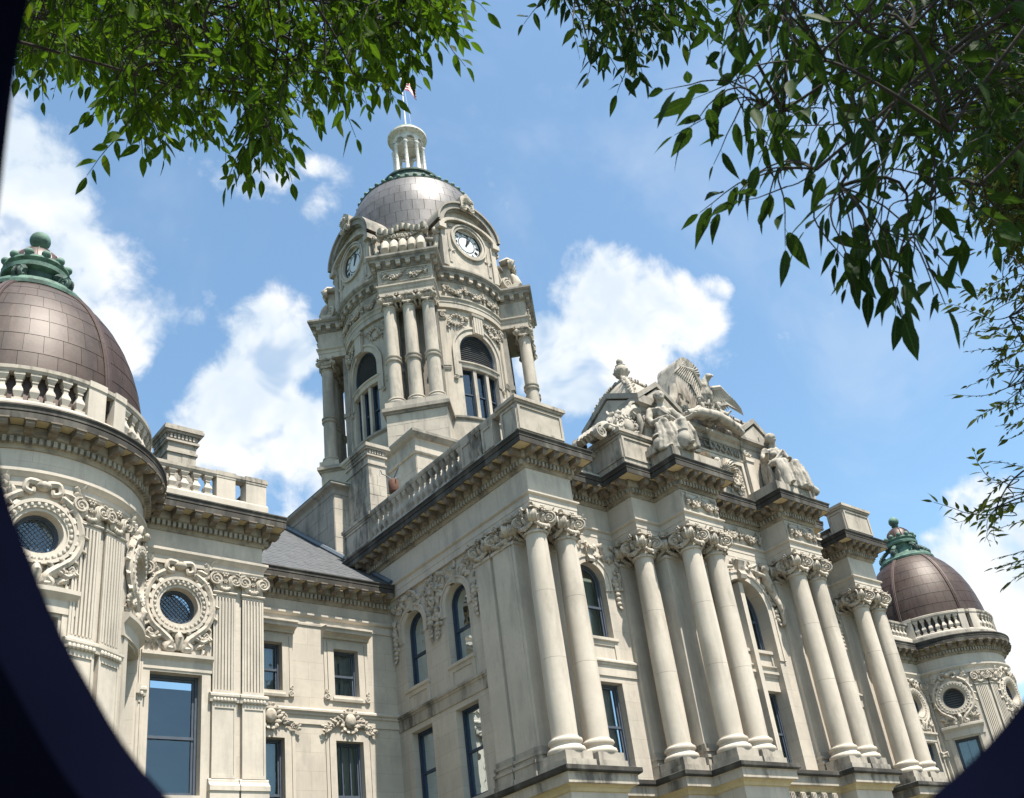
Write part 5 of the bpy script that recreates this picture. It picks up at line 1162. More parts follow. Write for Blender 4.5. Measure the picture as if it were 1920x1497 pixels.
# ---------------------------------------------------------------- roof blocks behind the side balustrade
gx, gy0, gy1, gz = .78, 16.2, 30, 19.3
rb = O('roof_block', MB().box(gx+.02, 8, gy0+.02, gy1, 10, gz-.5).mesh('roof_block', 'limestone_tower'), CH)
ashlar(rb, side(gx), gy0, gy1-.5, 13.7, gz-.5, .8, .9, 2.0, 'limestone_tower_weathered', 21); ashlar(rb, front(gy0), gx, 3.4, 13.7, gz-.5, .8, .8, 1.6, 'limestone_tower', 22)
sqb = [(gx,gy1),(gx,gy0),(6.6,gy0)]
O('roof_block_cap', MB().sweep(sqb, [(0,gz-.5),(.05,gz-.46),(.05,gz-.2),(.15,gz-.12),(.3,gz-.05),(.34,gz),(.34,gz+.1),(-.5,gz+.2)]).mesh('roof_block_cap', 'limestone_tower_weathered'), rb)
O('copper_flashing', MB().sweep(sqb, [(.36,gz+.1),(.37,gz+.13),(-.8,gz+.24)]).mesh('copper_flashing', 'verdigris'), rb)
O('rain_pipe', MB().tube([(gx-.12,20.2,gz-1.2),(gx-.16,20.2,gz-2.6),(gx-.16,20.2,gz-3.4)], .1, 8).mesh('rain_pipe', 'lead_flashing'), rb)
chimney(1.62, 2.68, 13.95, 16.15, 13.7, 21.05)
O('roof_ridge', MB().box(2.7, 20, 12, 16.5, 13.7, 17.3).mesh('roof_ridge', 'limestone_tower'), CH)
# rusty roof lamp with its bent arms
rl = thing('roof_floodlight', 'small rusty drum-shaped roof fitting with bent prongs behind the balustrade', 'lamp', (2.0, 12.3, 17.3+Z0))
p0 = Vector((2.05,12.0,17.3))
def part(nm, mb, m_, par, sm=None): 
    o = bpy.data.objects.new(nm, mb.mesh(nm, m_, sm)); scene.collection.objects.link(o); o.parent = par; return o
part('drum_body', MB().lathe([(.24,0),(.26,.05),(.26,.62),(.23,.68),(.05,.7)], 18), 'rust_metal', rl, 40)
for k in range(3): a = k*2.1+.5; part('prong', MB().tube([(.1*cos(a),.1*sin(a),.78),(.35*cos(a),.35*sin(a),1.0),(.55*cos(a),.55*sin(a),1.1),(.6*cos(a),.6*sin(a),1.32)], .03, 6), 'lead_flashing', rl)

# ---------------------------------------------------------------- carved attic over the portico
YA = .55; AF = front(YA); hw2 = 4.98; xl, xr = XC-hw2, XC+hw2; pw = 2.45; yd = 3.75
at = MB(); at.box(xl+.02, xr-.02, YA+.02, yd, 13.7, 17.5); O('attic_wall', at.mesh('attic_wall', 'limestone_weathered'), CH)
for f in (0, 1):
    X = (lambda x: x) if f == 0 else mx
    a, b = sorted((X(xl), X(xl+pw)))
    pb = MB().box(a, b, YA-.12, yd+.1, 13.7, 17.4); O('attic_pavilion', pb.mesh('attic_pavilion', 'limestone_weathered'), CH)
    S = front(YA-.12); fr = MB()      # pilaster strips and volute panels
    for u in (a+.02, b-.62): fr.sbox(S, u, u+.6, 0, .1, 13.7, 16.6); fr.sbox(S, u-.05, u+.65, 0, .16, 16.5, 16.7); p, t, k, n = frame_of(S, u+.3, 17.0); spiral(fr, p+n*.06-t*.13, t, k, n, .16, 1.6, .2); spiral(fr, p+n*.06+t*.15, -t, k, n, .16, 1.6, .2)
    O('attic_pilaster', fr.mesh('attic_pilaster', 'limestone'), CH)
    sq = [(a,yd+.1),(a,YA-.12),(b,YA-.12),(b,yd+.1)]
    O('attic_cornice', MB().sweep(sq, [(0,17.35),(.06,17.4),(.1,17.5),(.1,17.58),(.26,17.68),(.34,17.7),(.34,17.86),(.3,17.9)], True).poly([(a-.3,YA-.42,17.9),(b+.3,YA-.42,17.9),(b+.3,yd+.4,17.9),(a-.3,yd+.4,17.9)]).mesh('attic_cornice', 'limestone_tower_weathered'), CH)
    # pediments on front and outer side
    cx = (a+b)/2; cy = (YA+yd)/2; H = 1.15
    for S, u0, u1, nm in ((front(YA-.42), a-.34, b+.34, 'gable'), (side(X(xl)-.3) if f == 0 else (lambda u,z,d: (mx(xl)+.3+d,u,z)), YA-.46, yd+.44, 'gable')):
        um = (u0+u1)/2; g = MB(); z0 = 17.86
        g.add([S(u,z,d) for d in (-.02,-.6) for u,z in ((u0+.2,z0),(u1-.2,z0),(um,z0+H-.1))], [(0,1,2),(5,4,3),(0,1,4,3),(1,2,5,4),(2,0,3,5)])
        O('tympanum', g.mesh('tympanum', 'limestone_weathered'), CH)
        g = MB()
        for ua, za, ub, zb in ((u0,z0,um,z0+H),(um,z0+H,u1,z0)):
            g.add([S(u,z,d) for d in (.06,-1.4) for u,z in ((ua,za),(ub,zb),(ub,zb+.3),(ua,za+.3))], [(0,1,2,3),(7,6,5,4),(0,1,5,4),(2,3,7,6),(3,0,4,7),(1,2,6,5)])
        O('raking_cornice', g.mesh('raking_cornice', 'limestone_tower_weathered'), CH)
    # scaled pyramid roof with foliage along its ridges and an urn
    rf = MB(); n = 6; zz = [18.3,18.66,19.04,19.42,19.8,20.16,20.48]; ww = [1.3,1.22,1.08,.92,.72,.46,.2]
    for i in range(n): rf.frustum(cx-ww[i],cx+ww[i],cy-ww[i]*1.2,cy+ww[i]*1.2,zz[i],cx-ww[i+1],cx+ww[i+1],cy-ww[i+1]*1.2,cy+ww[i+1]*1.2,zz[i+1])
    O('attic_roof', rf.mesh('attic_roof', 'limestone_weathered'), CH)
    fo = MB(); rr = random.Random(8)
    for sx in (-1, 1):
        for sy in (-1, 1):
            for i in range(26):
                f_ = i/25*5.9; j = min(int(f_), 5); g_ = f_-j; w = ww[j]+(ww[j+1]-ww[j])*g_; z = zz[j]+(zz[j+1]-zz[j])*g_; p = Vector((cx+sx*w, cy+sy*w*1.2, z)); nn = Vector((sx,sy,.6)).normalized(); a_ = rr.uniform(0,6.28); t = nn.orthogonal().normalized(); tt = t*cos(a_)+nn.cross(t)*sin(a_)
                fo.ball(p+nn*.05, rr.uniform(.09,.15), 5, 4); leaf_rel(fo, p, tt, nn.cross(tt), nn, .3, .22)
    O('ridge_foliage', fo.mesh('ridge_foliage', 'limestone_weathered', 45), CH)
    ur = MB().lathe([(.3,20.42),(.32,20.52),(.16,20.6),(.14,20.68),(.34,20.9),(.4,21.1),(.37,21.3),(.26,21.42),(.28,21.48),(.2,21.54),(.11,21.6),(.18,21.72),(.15,21.85),(.05,21.95)], 16, (cx,cy))
    for k in range(8): a_ = 2*pi*k/8; leaf_rel(ur, Vector((cx+.3*cos(a_),cy+.3*sin(a_),20.85)), Vector((.15*cos(a_),.15*sin(a_),1)).normalized(), Vector((-sin(a_),cos(a_),0)), Vector((cos(a_),sin(a_),0)), .32, .2)
    o = thing('urn', ("carved stone urn on the attic roof peak on the slate-roofed wing's side" if f == 0 else "carved stone urn on the attic roof peak on the far turret's side"), 'urn', (cx, cy, 20.42+Z0))
    o2 = bpy.data.objects.new('vessel', ur.mesh('vessel', 'limestone_weathered', 45)); scene.collection.objects.link(o2); o2.parent = o; o2.location = (-cx,-cy,-20.42)
# middle with the date
mid0, mid1 = xl+pw, xr-pw
O('attic_cornice', MB().strip(AF, mid0, mid1, [(0,17.2),(.06,17.24),(.1,17.4),(.26,17.5),(.3,17.52),(.3,17.72),(.2,17.8),(-2.8,17.84)]).mesh('attic_cornice', 'limestone_weathered'), CH)
pf = MB(); 
pf.ring(AF, [(mid0+.12,14.0),(mid1-.12,14.0),(mid1-.12,16.35),(mid0+.12,16.35)], [(mid0+.3,14.2),(mid1-.3,14.2),(mid1-.3,16.15),(mid0+.3,16.15)], 0, .09); pf.strip(AF, mid0, mid1, [(0,16.42),(.06,16.45),(.08,16.52),(0,16.56)])
O('relief_panel', pf.mesh('relief_panel', 'limestone'), CH)
tm = text_mesh('MDCCCLXXXVIII', .58, .05, 'limestone_tower_weathered', 'date_lettering'); d_ = O('date_lettering', tm, CH, (XC, YA-.04, 16.88)); d_.rotation_euler = (pi/2,0,0); d_.scale = (1.06,1.05,1)
rl_ = MB(); rr = random.Random(12)     # relief of eagle, shield and garlands
p, t, k, n = frame_of(AF, XC, 15.2); rl_.ball(p+n*.06, .5, 14, 10, (.85,.3,1.1))
for sx in (-1, 1):
    for i in range(12): a = radians(-30+i*10); leaf_rel(rl_, p+t*sx*.35+k*.2, (t*sx*cos(a)+k*sin(a)), n.cross(t*sx), n, .75+.4*sin(pi*i/11), .22)
    garland(rl_, AF, XC+sx*.6, 15.75, XC+sx*1.9, 15.8, .9, .22, rr, 14); wreath(rl_, AF, XC+sx*1.55, 14.9, .3, .18, rr, 10); foliage(rl_, AF, [(XC+sx*rr.uniform(.7,1.95), rr.uniform(14.35,15.9)) for i in range(34)], .34, rr)
rl_.ball(p+n*.25+k*.62, .2, 8, 6); rl_.tube([p+n*.2+k*.3, p+n*.3+k*.55, p+n*.42+k*.6], [.2,.16,.05], 8)
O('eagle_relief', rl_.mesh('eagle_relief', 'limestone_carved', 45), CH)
# pedestals on the portico breaks
for f in (0, 1):
    X = (lambda x: x) if f == 0 else mx
    a, b = sorted((X(6.2), X(8.2))); pier(a, b, .06, 2.3, 13.7, 15.62, capo=.14, name='attic_pedestal')
    a, b = sorted((X(7.95), X(11.2))); st = O('statue_pedestal', MB().box(a, b, -1.35, YA, 13.7, 14.42).mesh('statue_pedestal', 'limestone_weathered'), CH)
# central stele behind the eagle
ste = MB(); 
o_ = [(XC-1.25,17.8),(XC+1.25,17.8),(XC+1.25,20.6)]+[(XC+.85*cos(pi*i/14),21.55+.85*sin(pi*i/14)*1.05) for i in range(15)]+[(XC-1.25,20.6)]
S = front(.75); n = len(o_)
ste.add([S(u,z,d) for d in (0,-1.5) for u,z in o_], [tuple(range(n)), tuple(reversed(range(n,2*n)))]+[(i,(i+1)%n,n+(i+1)%n,n+i) for i in range(n)])
for i in range(13): a = pi*i/12; p, t, k, nn = frame_of(S, XC, 21.45); ste.tube([p+nn*.05, p+(t*cos(a)+k*sin(a))*.66+nn*.13], [.04,.11], 5)
for sx in (-1, 1):
    pts = [Vector(S(XC+sx*(1.2+1.5*(i/10)**1.4), 20.4-2.3*(i/10)**.7, -.3)) for i in range(11)]; ste.tube(pts, [.28]*11, 8)
    p, t, k, nn = frame_of(S, XC+sx*2.6, 18.25); spiral(ste, p+nn*.05, t*sx, k, nn, .42, 2, .2)
    rr = random.Random(4); foliage(ste, S, [(XC+sx*rr.uniform(.9,2.7), 0) for _ in range(0)], .3, rr)
    for i in range(26): u = XC+sx*rr.uniform(.9,3.0); z = 17.9+max(0, 2.9-abs(u-XC)*.95)*rr.uniform(.05,1); foliage(ste, front(.55), [(u,z)], .42, rr)
O('crest_stele', ste.mesh('crest_stele', 'limestone_statue', 40), CH)

# ---------------------------------------------------------------- carved figures (each one skin, fused from limbs)
def fuse(name, prims, vox, m_, smooth=2, disp=0, freq=6):
    mb = MB()
    for pr in prims:
        if pr[0] == 'b': mb.ball(pr[1], pr[2], 16, 12, pr[3] if len(pr) > 3 else (1,1,1))
        elif pr[0] == 'x':
            vs, fs = pr[1], pr[2]; mb.add(vs, fs)
        else: mb.tube(pr[1], pr[2], 12)
        if pr[0] == 't': mb.ball(pr[1][0], pr[2][0] if not isinstance(pr[2], (int,float)) else pr[2], 12, 8); mb.ball(pr[1][-1], pr[2][-1] if not isinstance(pr[2], (int,float)) else pr[2], 12, 8)
    me = mb.mesh(name, m_); o = bpy.data.objects.new('tmp', me); WORK.collection.objects.link(o)
    r = o.modifiers.new('r', 'REMESH'); r.mode = 'VOXEL'; r.voxel_size = vox
    s_ = o.modifiers.new('s', 'SMOOTH'); s_.iterations = smooth; s_.factor = .5
    me2 = work_mesh(o); bpy.data.objects.remove(o)
    me2.name = name; me2.materials.clear(); me2.materials.append(MATS[m_])
    if disp:
        n = len(me2.vertices); co = [0.0]*(3*n); no = [0.0]*(3*n); me2.vertices.foreach_get('co', co); me2.vertices.foreach_get('normal', no)
        for i in range(0, 3*n, 3):      # chisel-worn surface
            x, y, z = co[i:i+3]; d = disp*(noise.noise(Vector((x*freq, y*freq, z*freq*.45)))+.5*noise.noise(Vector((x*freq*2.3, y*freq*2.3, z*freq))))
            for q in range(3): co[i+q] += no[i+q]*d
        me2.vertices.foreach_set('co', co); me2.update()
    me2.shade_smooth(); return me2
def seated_figure(sx):
    V = lambda x, y, z: (sx*x, y, z)
    # facing -Y; seat at z .95, about 2.75 high: torso, head with hair, one arm on the lap, one reaching out, robe falling in folds from lap to feet, block seat
    P = [('t', [V(0,.32,1.0), V(0,.3,1.3), V(0,.26,1.6), V(0,.22,1.9)], [.36,.29,.27,.3]), ('b', V(0,.2,1.96), .25, (1.55,.85,.62)), ('b', V(-.15,.02,1.78), .13), ('b', V(.15,.02,1.78), .13),
         ('t', [V(0,.2,2.05), V(.01,.15,2.3)], [.12,.105]), ('b', V(.03,.07,2.5), .2, (.8,.95,1.15)), ('b', V(.03,.14,2.58), .215, (.95,.95,.85)), ('b', V(.03,.33,2.52), .13), ('b', V(.03,-.13,2.48), .05, (.6,1,1.4)), ('b', V(.03,-.08,2.37), .07),
         ('t', [V(-.38,.2,1.98), V(-.5,.12,1.62), V(-.46,.0,1.4)], [.135,.12,.1]), ('t', [V(-.46,0,1.4), V(-.3,-.32,1.36), V(-.16,-.45,1.36)], [.1,.085,.07]), ('b', V(-.12,-.48,1.36), .085, (1.2,1,.6)),
         ('t', [V(.38,.2,1.98), V(.58,.1,1.66), V(.64,-.1,1.46)], [.135,.12,.1]), ('t', [V(.64,-.1,1.46), V(.78,-.38,1.4), V(.86,-.52,1.42)], [.1,.08,.07]), ('b', V(.88,-.56,1.43), .085, (1,1.2,.6)),
         ('t', [V(-.18,.2,1.08), V(-.26,-.3,1.14), V(-.27,-.55,1.1)], [.22,.19,.16]), ('t', [V(.18,.2,1.08), V(.28,-.35,1.12), V(.32,-.65,1.06)], [.22,.19,.16]),
         ('t', [V(-.27,-.55,1.08), V(-.28,-.6,.55), V(-.3,-.55,.1)], [.15,.13,.12]), ('t', [V(.32,-.65,1.04), V(.36,-.75,.5), V(.38,-.72,.1)], [.15,.13,.12]),
         ('b', V(-.3,-.75,.07), .1, (.8,1.7,.6)), ('b', V(.38,-.95,.07), .1, (.8,1.7,.6))]
    vs = [V(x,y,z) for x,y,z in ((-.5,-.4,1.0),(.5,-.45,1.0),(.62,-.62,.02),(-.6,-.5,.02),(-.5,.3,1.0),(.5,.3,1.0),(.62,.5,.02),(-.6,.5,.02))]
    P.append(('x', vs, [(0,1,2,3),(5,4,7,6),(4,5,1,0),(3,2,6,7),(1,5,6,2),(4,0,3,7)]))
    for i in range(12):                                   # robe folds
        a = -.52+i*.098; q = .06*(i % 2); P.append(('t', [V(a*.85,-.15,1.2-q*.3), V(a,-.5-q,1.08), V(a*1.06+.03*(i%3),-.66-q,.6), V(a*1.18,-.66-q,.04)], [.04,.055,.06,.085]))
    for i in range(7): P.append(('t', [V(-.36+.03*i,.12-.04*i,2.04-.02*i), V(-.1+.07*i,-.06-.02*i,1.66-.04*i), V(.22+.06*i,-.02+.03*i,1.28)], [.035,.045,.05]))
    for i in range(5): P.append(('t', [V(.5,.35-.12*i,1.75-.1*i), V(.62,.3-.12*i,1.1), V(.66,.3-.14*i,.2)], [.06,.07,.08]))
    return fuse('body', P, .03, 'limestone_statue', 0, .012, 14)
for f in (0, 1):
    x = 9.0 if f == 0 else mx(9.0); sc = 1.42
    st = thing('seated_statue', 'seated draped stone woman with globe and books on a ledge below the carved eagle' if f == 0 else 'seated stone figure leaning on a curved chair arm, on the ledge towards the far turret', 'statue', (x, -.45, 14.42+Z0))
    o = bpy.data.objects.new('body', seated_figure(1 if f == 0 else -1)); scene.collection.objects.link(o); o.parent = st; o.scale = (sc,)*3; o.rotation_euler = (0,0,-.5 if f == 0 else -.35)
    if f == 0:
        part('globe', MB().ball((-.95,-.25,.42), .4, 16, 12).lathe([(.36,.8),(.34,.86),(.3,.9)], 16, (-.95,-.25)), 'limestone_statue', st, 50)
        part('books', MB().box(-1.3,-.6,-.1,.5,0,.32).box(-1.2,-.65,-.05,.45,.32,.5), 'limestone_statue', st)
        part('urn', MB().lathe([(.2,.0),(.34,.25),(.38,.55),(.26,.8),(.3,.9)], 14, (-.2,-1.05)), 'limestone_statue', st, 40)
    else:
        part('chair_arm', MB().tube([(-.9,-.7,.0),(-1.0,-.75,.9),(-.95,-.6,1.5),(-.8,-.2,1.7),(-.75,.3,1.6)], [.32,.3,.26,.22,.2], 10), 'limestone_statue', st, 50)
        part('scroll_heap', MB().tube([(.7,-.9,.2),(1.5,-.7,.25)], .24, 10).tube([(.6,-.4,.6),(1.3,-.4,.5)], .2, 10).ball((1.3,-.2,.35), .3, 10, 8), 'limestone_statue', st, 50)
def eagle():
    V = Vector; st = thing('eagle_group', 'stone eagle with spread wings over small reclining figures on the attic crest', 'statue', (XC, .2, 17.85+Z0))
    P = [('t', [(0,0,1.2),(0,-.15,1.75),(0,-.2,2.2)], [.36,.4,.3]), ('t', [(0,-.2,2.2),(.05,-.3,2.55),(.12,-.42,2.75)], [.26,.2,.17]), ('b', (.14,-.48,2.78), .2, (.9,1.2,.9)), ('t', [(.14,-.62,2.78),(.16,-.78,2.7),(.16,-.8,2.58)], [.1,.07,.03]),
         ('t', [(0,0,1.2),(0,.1,.7),(0,.1,.3)], [.34,.26,.3]), ('t', [(-.2,-.1,1.2),(-.25,-.25,.8)], [.16,.12]), ('t', [(.2,-.1,1.2),(.25,-.25,.8)], [.16,.12])]
    o = part('body', MB(), 'limestone_statue', st); o.data = fuse('body', P, .05, 'limestone_statue', 1, .03, 9)
    for sx, tip in ((-1, V((-1.85,-.35,2.85))), (1, V((2.0,-.35,1.95)))):
        mb = MB(); sh = V((sx*.25,-.1,2.2)); el = sh.lerp(tip, .45)+V((0,-.15,.35)); mb.tube([sh, el, tip], [.2,.17,.08], 8)
        for i in range(15):
            f_ = i/14; a = sh.lerp(el, f_*2) if f_ < .5 else el.lerp(tip, f_*2-1); dn = V((sx*.3+sx*f_*.7, .05, -1)).normalized(); l = 1.35-.5*abs(f_-.35); w = V((1,0,.2))*.24; n_ = V((0,-1,0))
            mb.add([a-w*.5, a+w*.5, a+dn*l*.6+w*.6+n_*.05, a+dn*l, a+dn*l*.6-w*.6+n_*.05, a+n_*.12, a+dn*l*.6+n_*.14, a+dn*l-n_*.04, a-n_*.08, a+dn*l*.7-n_*.1], [(0,5,6,4),(5,1,2,6),(4,6,3),(6,2,3),(0,4,9,8),(8,9,2,1),(4,3,9),(9,3,2)])
        for n_ in (.03, -.03):
            e1 = sh.lerp(el, .5); q = [sh, el, tip, tip+V((sx*.5,0,-.55)), el+V((sx*.35,0,-.95)), sh+V((sx*.25,0,-1.0))]; mb.add([p+V((0,n_,0)) for p in q], [tuple(range(6))])
        part('wing', mb, 'limestone_statue', st)
    for sx in (-1, 1):      # reclining children at the eagle's feet
        s = 1.0; V3 = lambda x,y,z: (sx*x,y,z)
        P = [('t', [V3(.6,-.2,.35),V3(.75,-.2,.75),V3(.72,-.2,1.0)], [.26,.25,.2]), ('b', V3(.72,-.28,1.28), .2, (.9,1,1.1)), ('t', [V3(.6,-.25,.35),V3(1.2,-.4,.5),V3(1.55,-.45,.2)], [.2,.17,.13]), ('t', [V3(.6,-.1,.3),V3(1.3,-.1,.3),V3(1.9,-.2,.12)], [.2,.17,.12]),
             ('t', [V3(.8,-.3,.95),V3(1.1,-.45,.75),V3(1.2,-.6,.9)], [.1,.09,.08]), ('t', [V3(.6,-.3,.95),V3(.4,-.5,.9),V3(.3,-.5,1.15)], [.1,.09,.08])]
        for i in range(5): P.append(('t', [V3(.5+.2*i,-.35,.5-.06*i),V3(.6+.25*i,-.5,.15)], [.08,.1]))
        o = part('reclining_child', MB(), 'limestone_statue', st); o.data = fuse('reclining_child', P, .05, 'limestone_statue', 1, .03, 8)
    mb = MB(); mb.tube([(-1.9,-.2,.1),(-1.2,-.4,.25),(0,-.5,.3),(1.2,-.4,.25),(2.3,-.2,.1)], [.2,.26,.3,.26,.2], 8); part('cloud_base', mb, 'limestone_statue', st, 50)
eagle()
# scroll buttresses with a cartouche, on the attic pedestals
for f in (0, 1):
    X = (lambda x: x) if f == 0 else mx; sg = 1 if f == 0 else -1
    st = thing('scroll_buttress', "carved stone scroll with oval cartouche against the attic wall on the slate-roofed wing's side" if f == 0 else "carved stone scroll against the attic wall on the far turret's side", 'ornament', (X(7.3), 1.2, 15.62+Z0))
    mb = MB(); V = Vector
    pts = [V((sg*(1.0-.25*i-.0*i), 0, 1.75-.17*i+.28*sin(i*.75))) for i in range(13)]
    for w in (-.62,-.36,-.12,.12,.36,.62): mb.tube([p+V((0,w,0)) for p in pts], [.3-.008*i+.03*sin(i*1.3) for i in range(13)], 8)
    for w, n_ in ((-.75,V((0,-1,0))),(.75,V((0,1,0)))):
        spiral(mb, V((sg*.75,w,1.75)), V((sg,0,0)), V((0,0,1)), n_, .42, 2, .2); spiral(mb, V((sg*-1.9,w,-.2)), V((sg,0,0)), V((0,0,1)), n_, .36, 2, .2)
    rr = random.Random(31); S = lambda u,z,d: (sg*u, -.72-d, z)
    foliage(mb, S, [(rr.uniform(-1.3,.9), rr.uniform(.1,1.3)) for i in range(30) ], .36, rr); mb.ball((0,-.85,.55), .36, 12, 10, (.85,.5,1.1)); wreath(mb, S, 0, .55, .48, .2, rr, 14)
    mb.tube([(sg*.75,-.9,1.4),(sg*.78,-.92,.9),(sg*.75,-.85,.4)], [.12,.16,.05], 8)
    part('scroll', mb, 'limestone_statue', st, 45)

# ---------------------------------------------------------------- carved foliage on the main block
def spandrels(S, ucs, u0, u1, zt, hw, zs, seed, dens=46, size=.36, zlow=0.6, drop=True):
    rr = random.Random(seed); mb = MB()
    pts = []; tries = 0
    while len(pts) < dens*len(ucs) and tries < 9000:
        tries += 1; u = rr.uniform(u0, u1); z = rr.uniform(zs-zlow, zt)
        d = min(hypot(u-c, max(0, z-zs)) if z > zs else abs(u-c) for c in ucs)
        if d < hw+.42 or (z < zs+.25 and d > hw+.95): continue
        pts.append((u, z))
    foliage(mb, S, pts, size, rr, flow=.1)
    for c in ucs:
        for sx in (-1, 1):
            for i in range(6 if drop else 3): z = zs+.1-.22*i; w = .16-.012*i; p, t, k, n = frame_of(S, c+sx*(hw+.58), z); mb.ball(p+n*.08, w, 7, 5); leaf_rel(mb, p+n*.04, (-k+t*sx*.5).normalized(), t, n, .34, .24)
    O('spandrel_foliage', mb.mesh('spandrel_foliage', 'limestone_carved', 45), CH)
spandrels(SIDE, [6.35, 9.7], 4.75, 11.3, 10.5, HW, 8.75, 1, 75)
for u in (4.97, mx(4.97)): spandrels(BAY, [u], u-1.85, u+1.85, 10.5, HW, 8.75, 2, 70)
# reclining carved figures beside the great arch
spandrels(CEN, [XC], XC-2.6, XC+2.6, 10.5, 1.55, 7.9, 3, 46, drop=False)
for sx in (-1, 1):
    P = [('t', [(sx*2.3,-.1,8.6),(sx*1.9,-.15,9.3),(sx*1.75,-.2,9.75)], [.2,.24,.22]), ('b', (sx*1.72,-.3,10.1), .22, (.9,1,1.1)), ('t', [(sx*1.8,-.2,9.7),(sx*1.3,-.3,9.75),(sx*.75,-.25,9.9)], [.12,.1,.08]),
         ('t', [(sx*2.25,-.1,8.7),(sx*2.55,-.2,8.2),(sx*2.4,-.15,7.4)], [.2,.16,.1]), ('t', [(sx*2.1,-.1,8.9),(sx*2.2,-.3,8.3),(sx*2.35,-.2,7.7)], [.18,.14,.1])]
    P = [(p[0], [(XC+a,.58+b,c) for a,b,c in p[1]] if p[0] == 't' else (XC+p[1][0],.58+p[1][1],p[1][2]), *p[2:]) for p in P]
    O('spandrel_figure', fuse('spandrel_figure', P, .05, 'limestone_carved', 1, .03, 8), CH)
# friezes: garlands on the projecting breaks and over the middle bay
for f in (0, 1):
    X = (lambda x: x) if f == 0 else mx; a, b = sorted((X(8.37), X(10.82))); S = front(-.905); rr = random.Random(6); g = MB()
    fr = lambda e: [(a+.02+e,11.42+e),(b-.02-e,11.42+e),(b-.02-e,12.42-e),(a+.02+e,12.42-e)]; g.ring(S, fr(0), fr(.08), 0, .04)
    m_ = (a+b)/2
    for q0, q1 in ((a+.4,m_-.05),(m_+.05,b-.4)): garland(g, S, q0, 12.25, q1, 12.25, .5, .17, rr, 9)
    for u in (a+.3, b-.3): garland(g, S, u, 12.2, u, 11.6, 0, .15, rr, 5)
    flower_rel(g, Vector(S(m_,12.15,.02)), Vector((1,0,0)), Vector((0,0,1)), Vector((0,-1,0)), .2); O('frieze_garland', g.mesh('frieze_garland', 'limestone_carved', 45), CH)
S = front(.65); g = MB(); rr = random.Random(9)
for k in range(3): u = XC+(k-1)*1.5; garland(g, S, u-.65, 12.25, u+.65, 12.25, .55, .19, rr, 11)
for k in range(4): garland(g, S, XC+(k-1.5)*1.5, 12.3, XC+(k-1.5)*1.5, 11.6, 0, .15, rr, 5)
O('frieze_garland', g.mesh('frieze_garland', 'limestone_carved', 45), CH)
# fluted consoles and carving below the plinth in the middle bay
g = MB(); S = front(-.28)
for k in range(5): u = XC-1.5+k*.75; g.sbox(S, u-.16, u+.16, 0, .25, -1.9, -.9); [g.sbox(S, u-.14+j*.1, u-.08+j*.1, .25, .3, -1.85, -.95) for j in range(3)]
rr = random.Random(2); foliage(g, S, [(XC-1.12+k*.75+rr.uniform(-.15,.15), rr.uniform(-1.8,-1)) for k in range(4) for _ in range(9)], .3, rr)
O('console_frieze', g.mesh('console_frieze', 'limestone_carved', 45), CH)

# ---------------------------------------------------------------- ground
g = MB().add([(-400,-400,0),(400,-400,0),(400,400,0),(-400,400,0)], [(0,1,2,3)]); struct('lawn', g.mesh('lawn', 'lawn'))
g = MB().box(-60,90,-22,-6.5,-.3,.02); struct('forecourt_path', g.mesh('forecourt_path', 'pavement'))
g = MB().box(-27.5,-23.5,-60,-14,-.3,.012); struct('path', g.mesh('path', 'pavement'))
g = MB().box(-200,260,-50,-34,-.3,.016); struct('street', g.mesh('street', 'lead_flashing'))

# ---------------------------------------------------------------- round-holed metal sculpture that the view is taken through
def sculpture():
    far, near = .44, .39
    px = [(46,40),(5,330),(-22,600),(-3,860),(55,1045),(150,1255),(310,1490),(620,1720),(1020,1800),(1430,1720),(1740,1497),(1920,1312),(2120,980),(2200,560),(2100,80),(1820,-400),(1300,-700),(800,-700),(330,-420),(110,-130)]
    # closed smooth curve
    out = []; n = len(px)
    for i in range(n):
        p0, a, b, p3 = px[i-1], px[i], px[(i+1) % n], px[(i+2) % n]
        for k in range(5):
            g = k/5; out.append(tuple(.5*((2*a[q])+(-p0[q]+b[q])*g+(2*p0[q]-5*a[q]+4*b[q]-p3[q])*g*g+(-p0[q]+3*a[q]-3*b[q]+p3[q])*g**3) for q in (0,1)))
    c = pat(1050, 560, far); inner = [pat(x, y, far) for x, y in out]; back = fw*(near-far)
    m_ = len(inner); rows = []
    # rounded section: inner edge bulges, outer edge far outside the opening
    for s_, d in ((1.0,.0),(.985,.25),(.985,.75),(1.0,1.0),(1.35,1.1),(1.62,1.0),(1.64,.5),(1.62,.0),(1.35,-.1)):
        rows.append([c+(p-c)*s_+back*d for p in inner])
    vs = [v for r in rows for v in r]; k = len(rows)
    fs = [(i*m_+j, i*m_+(j+1) % m_, ((i+1) % k)*m_+(j+1) % m_, ((i+1) % k)*m_+j) for i in range(k) for j in range(m_)]
    low = min(rows[5], key=lambda v: v.z); base = Vector((low.x, low.y, 0))
    st = thing('ring_sculpture', 'blue-black metal ring sculpture with a large rounded opening on a post', 'sculpture', base)
    mb = MB().add([v-base for v in vs], fs); o = part('ring', mb, 'sculpture_metal', st, 50)
    part('post', MB().lathe([(.2,0),(.2,.03),(.05,.05),(.045,low.z*.6),(.04,low.z+.03)], 20), 'sculpture_metal', st, 40)
sculpture()

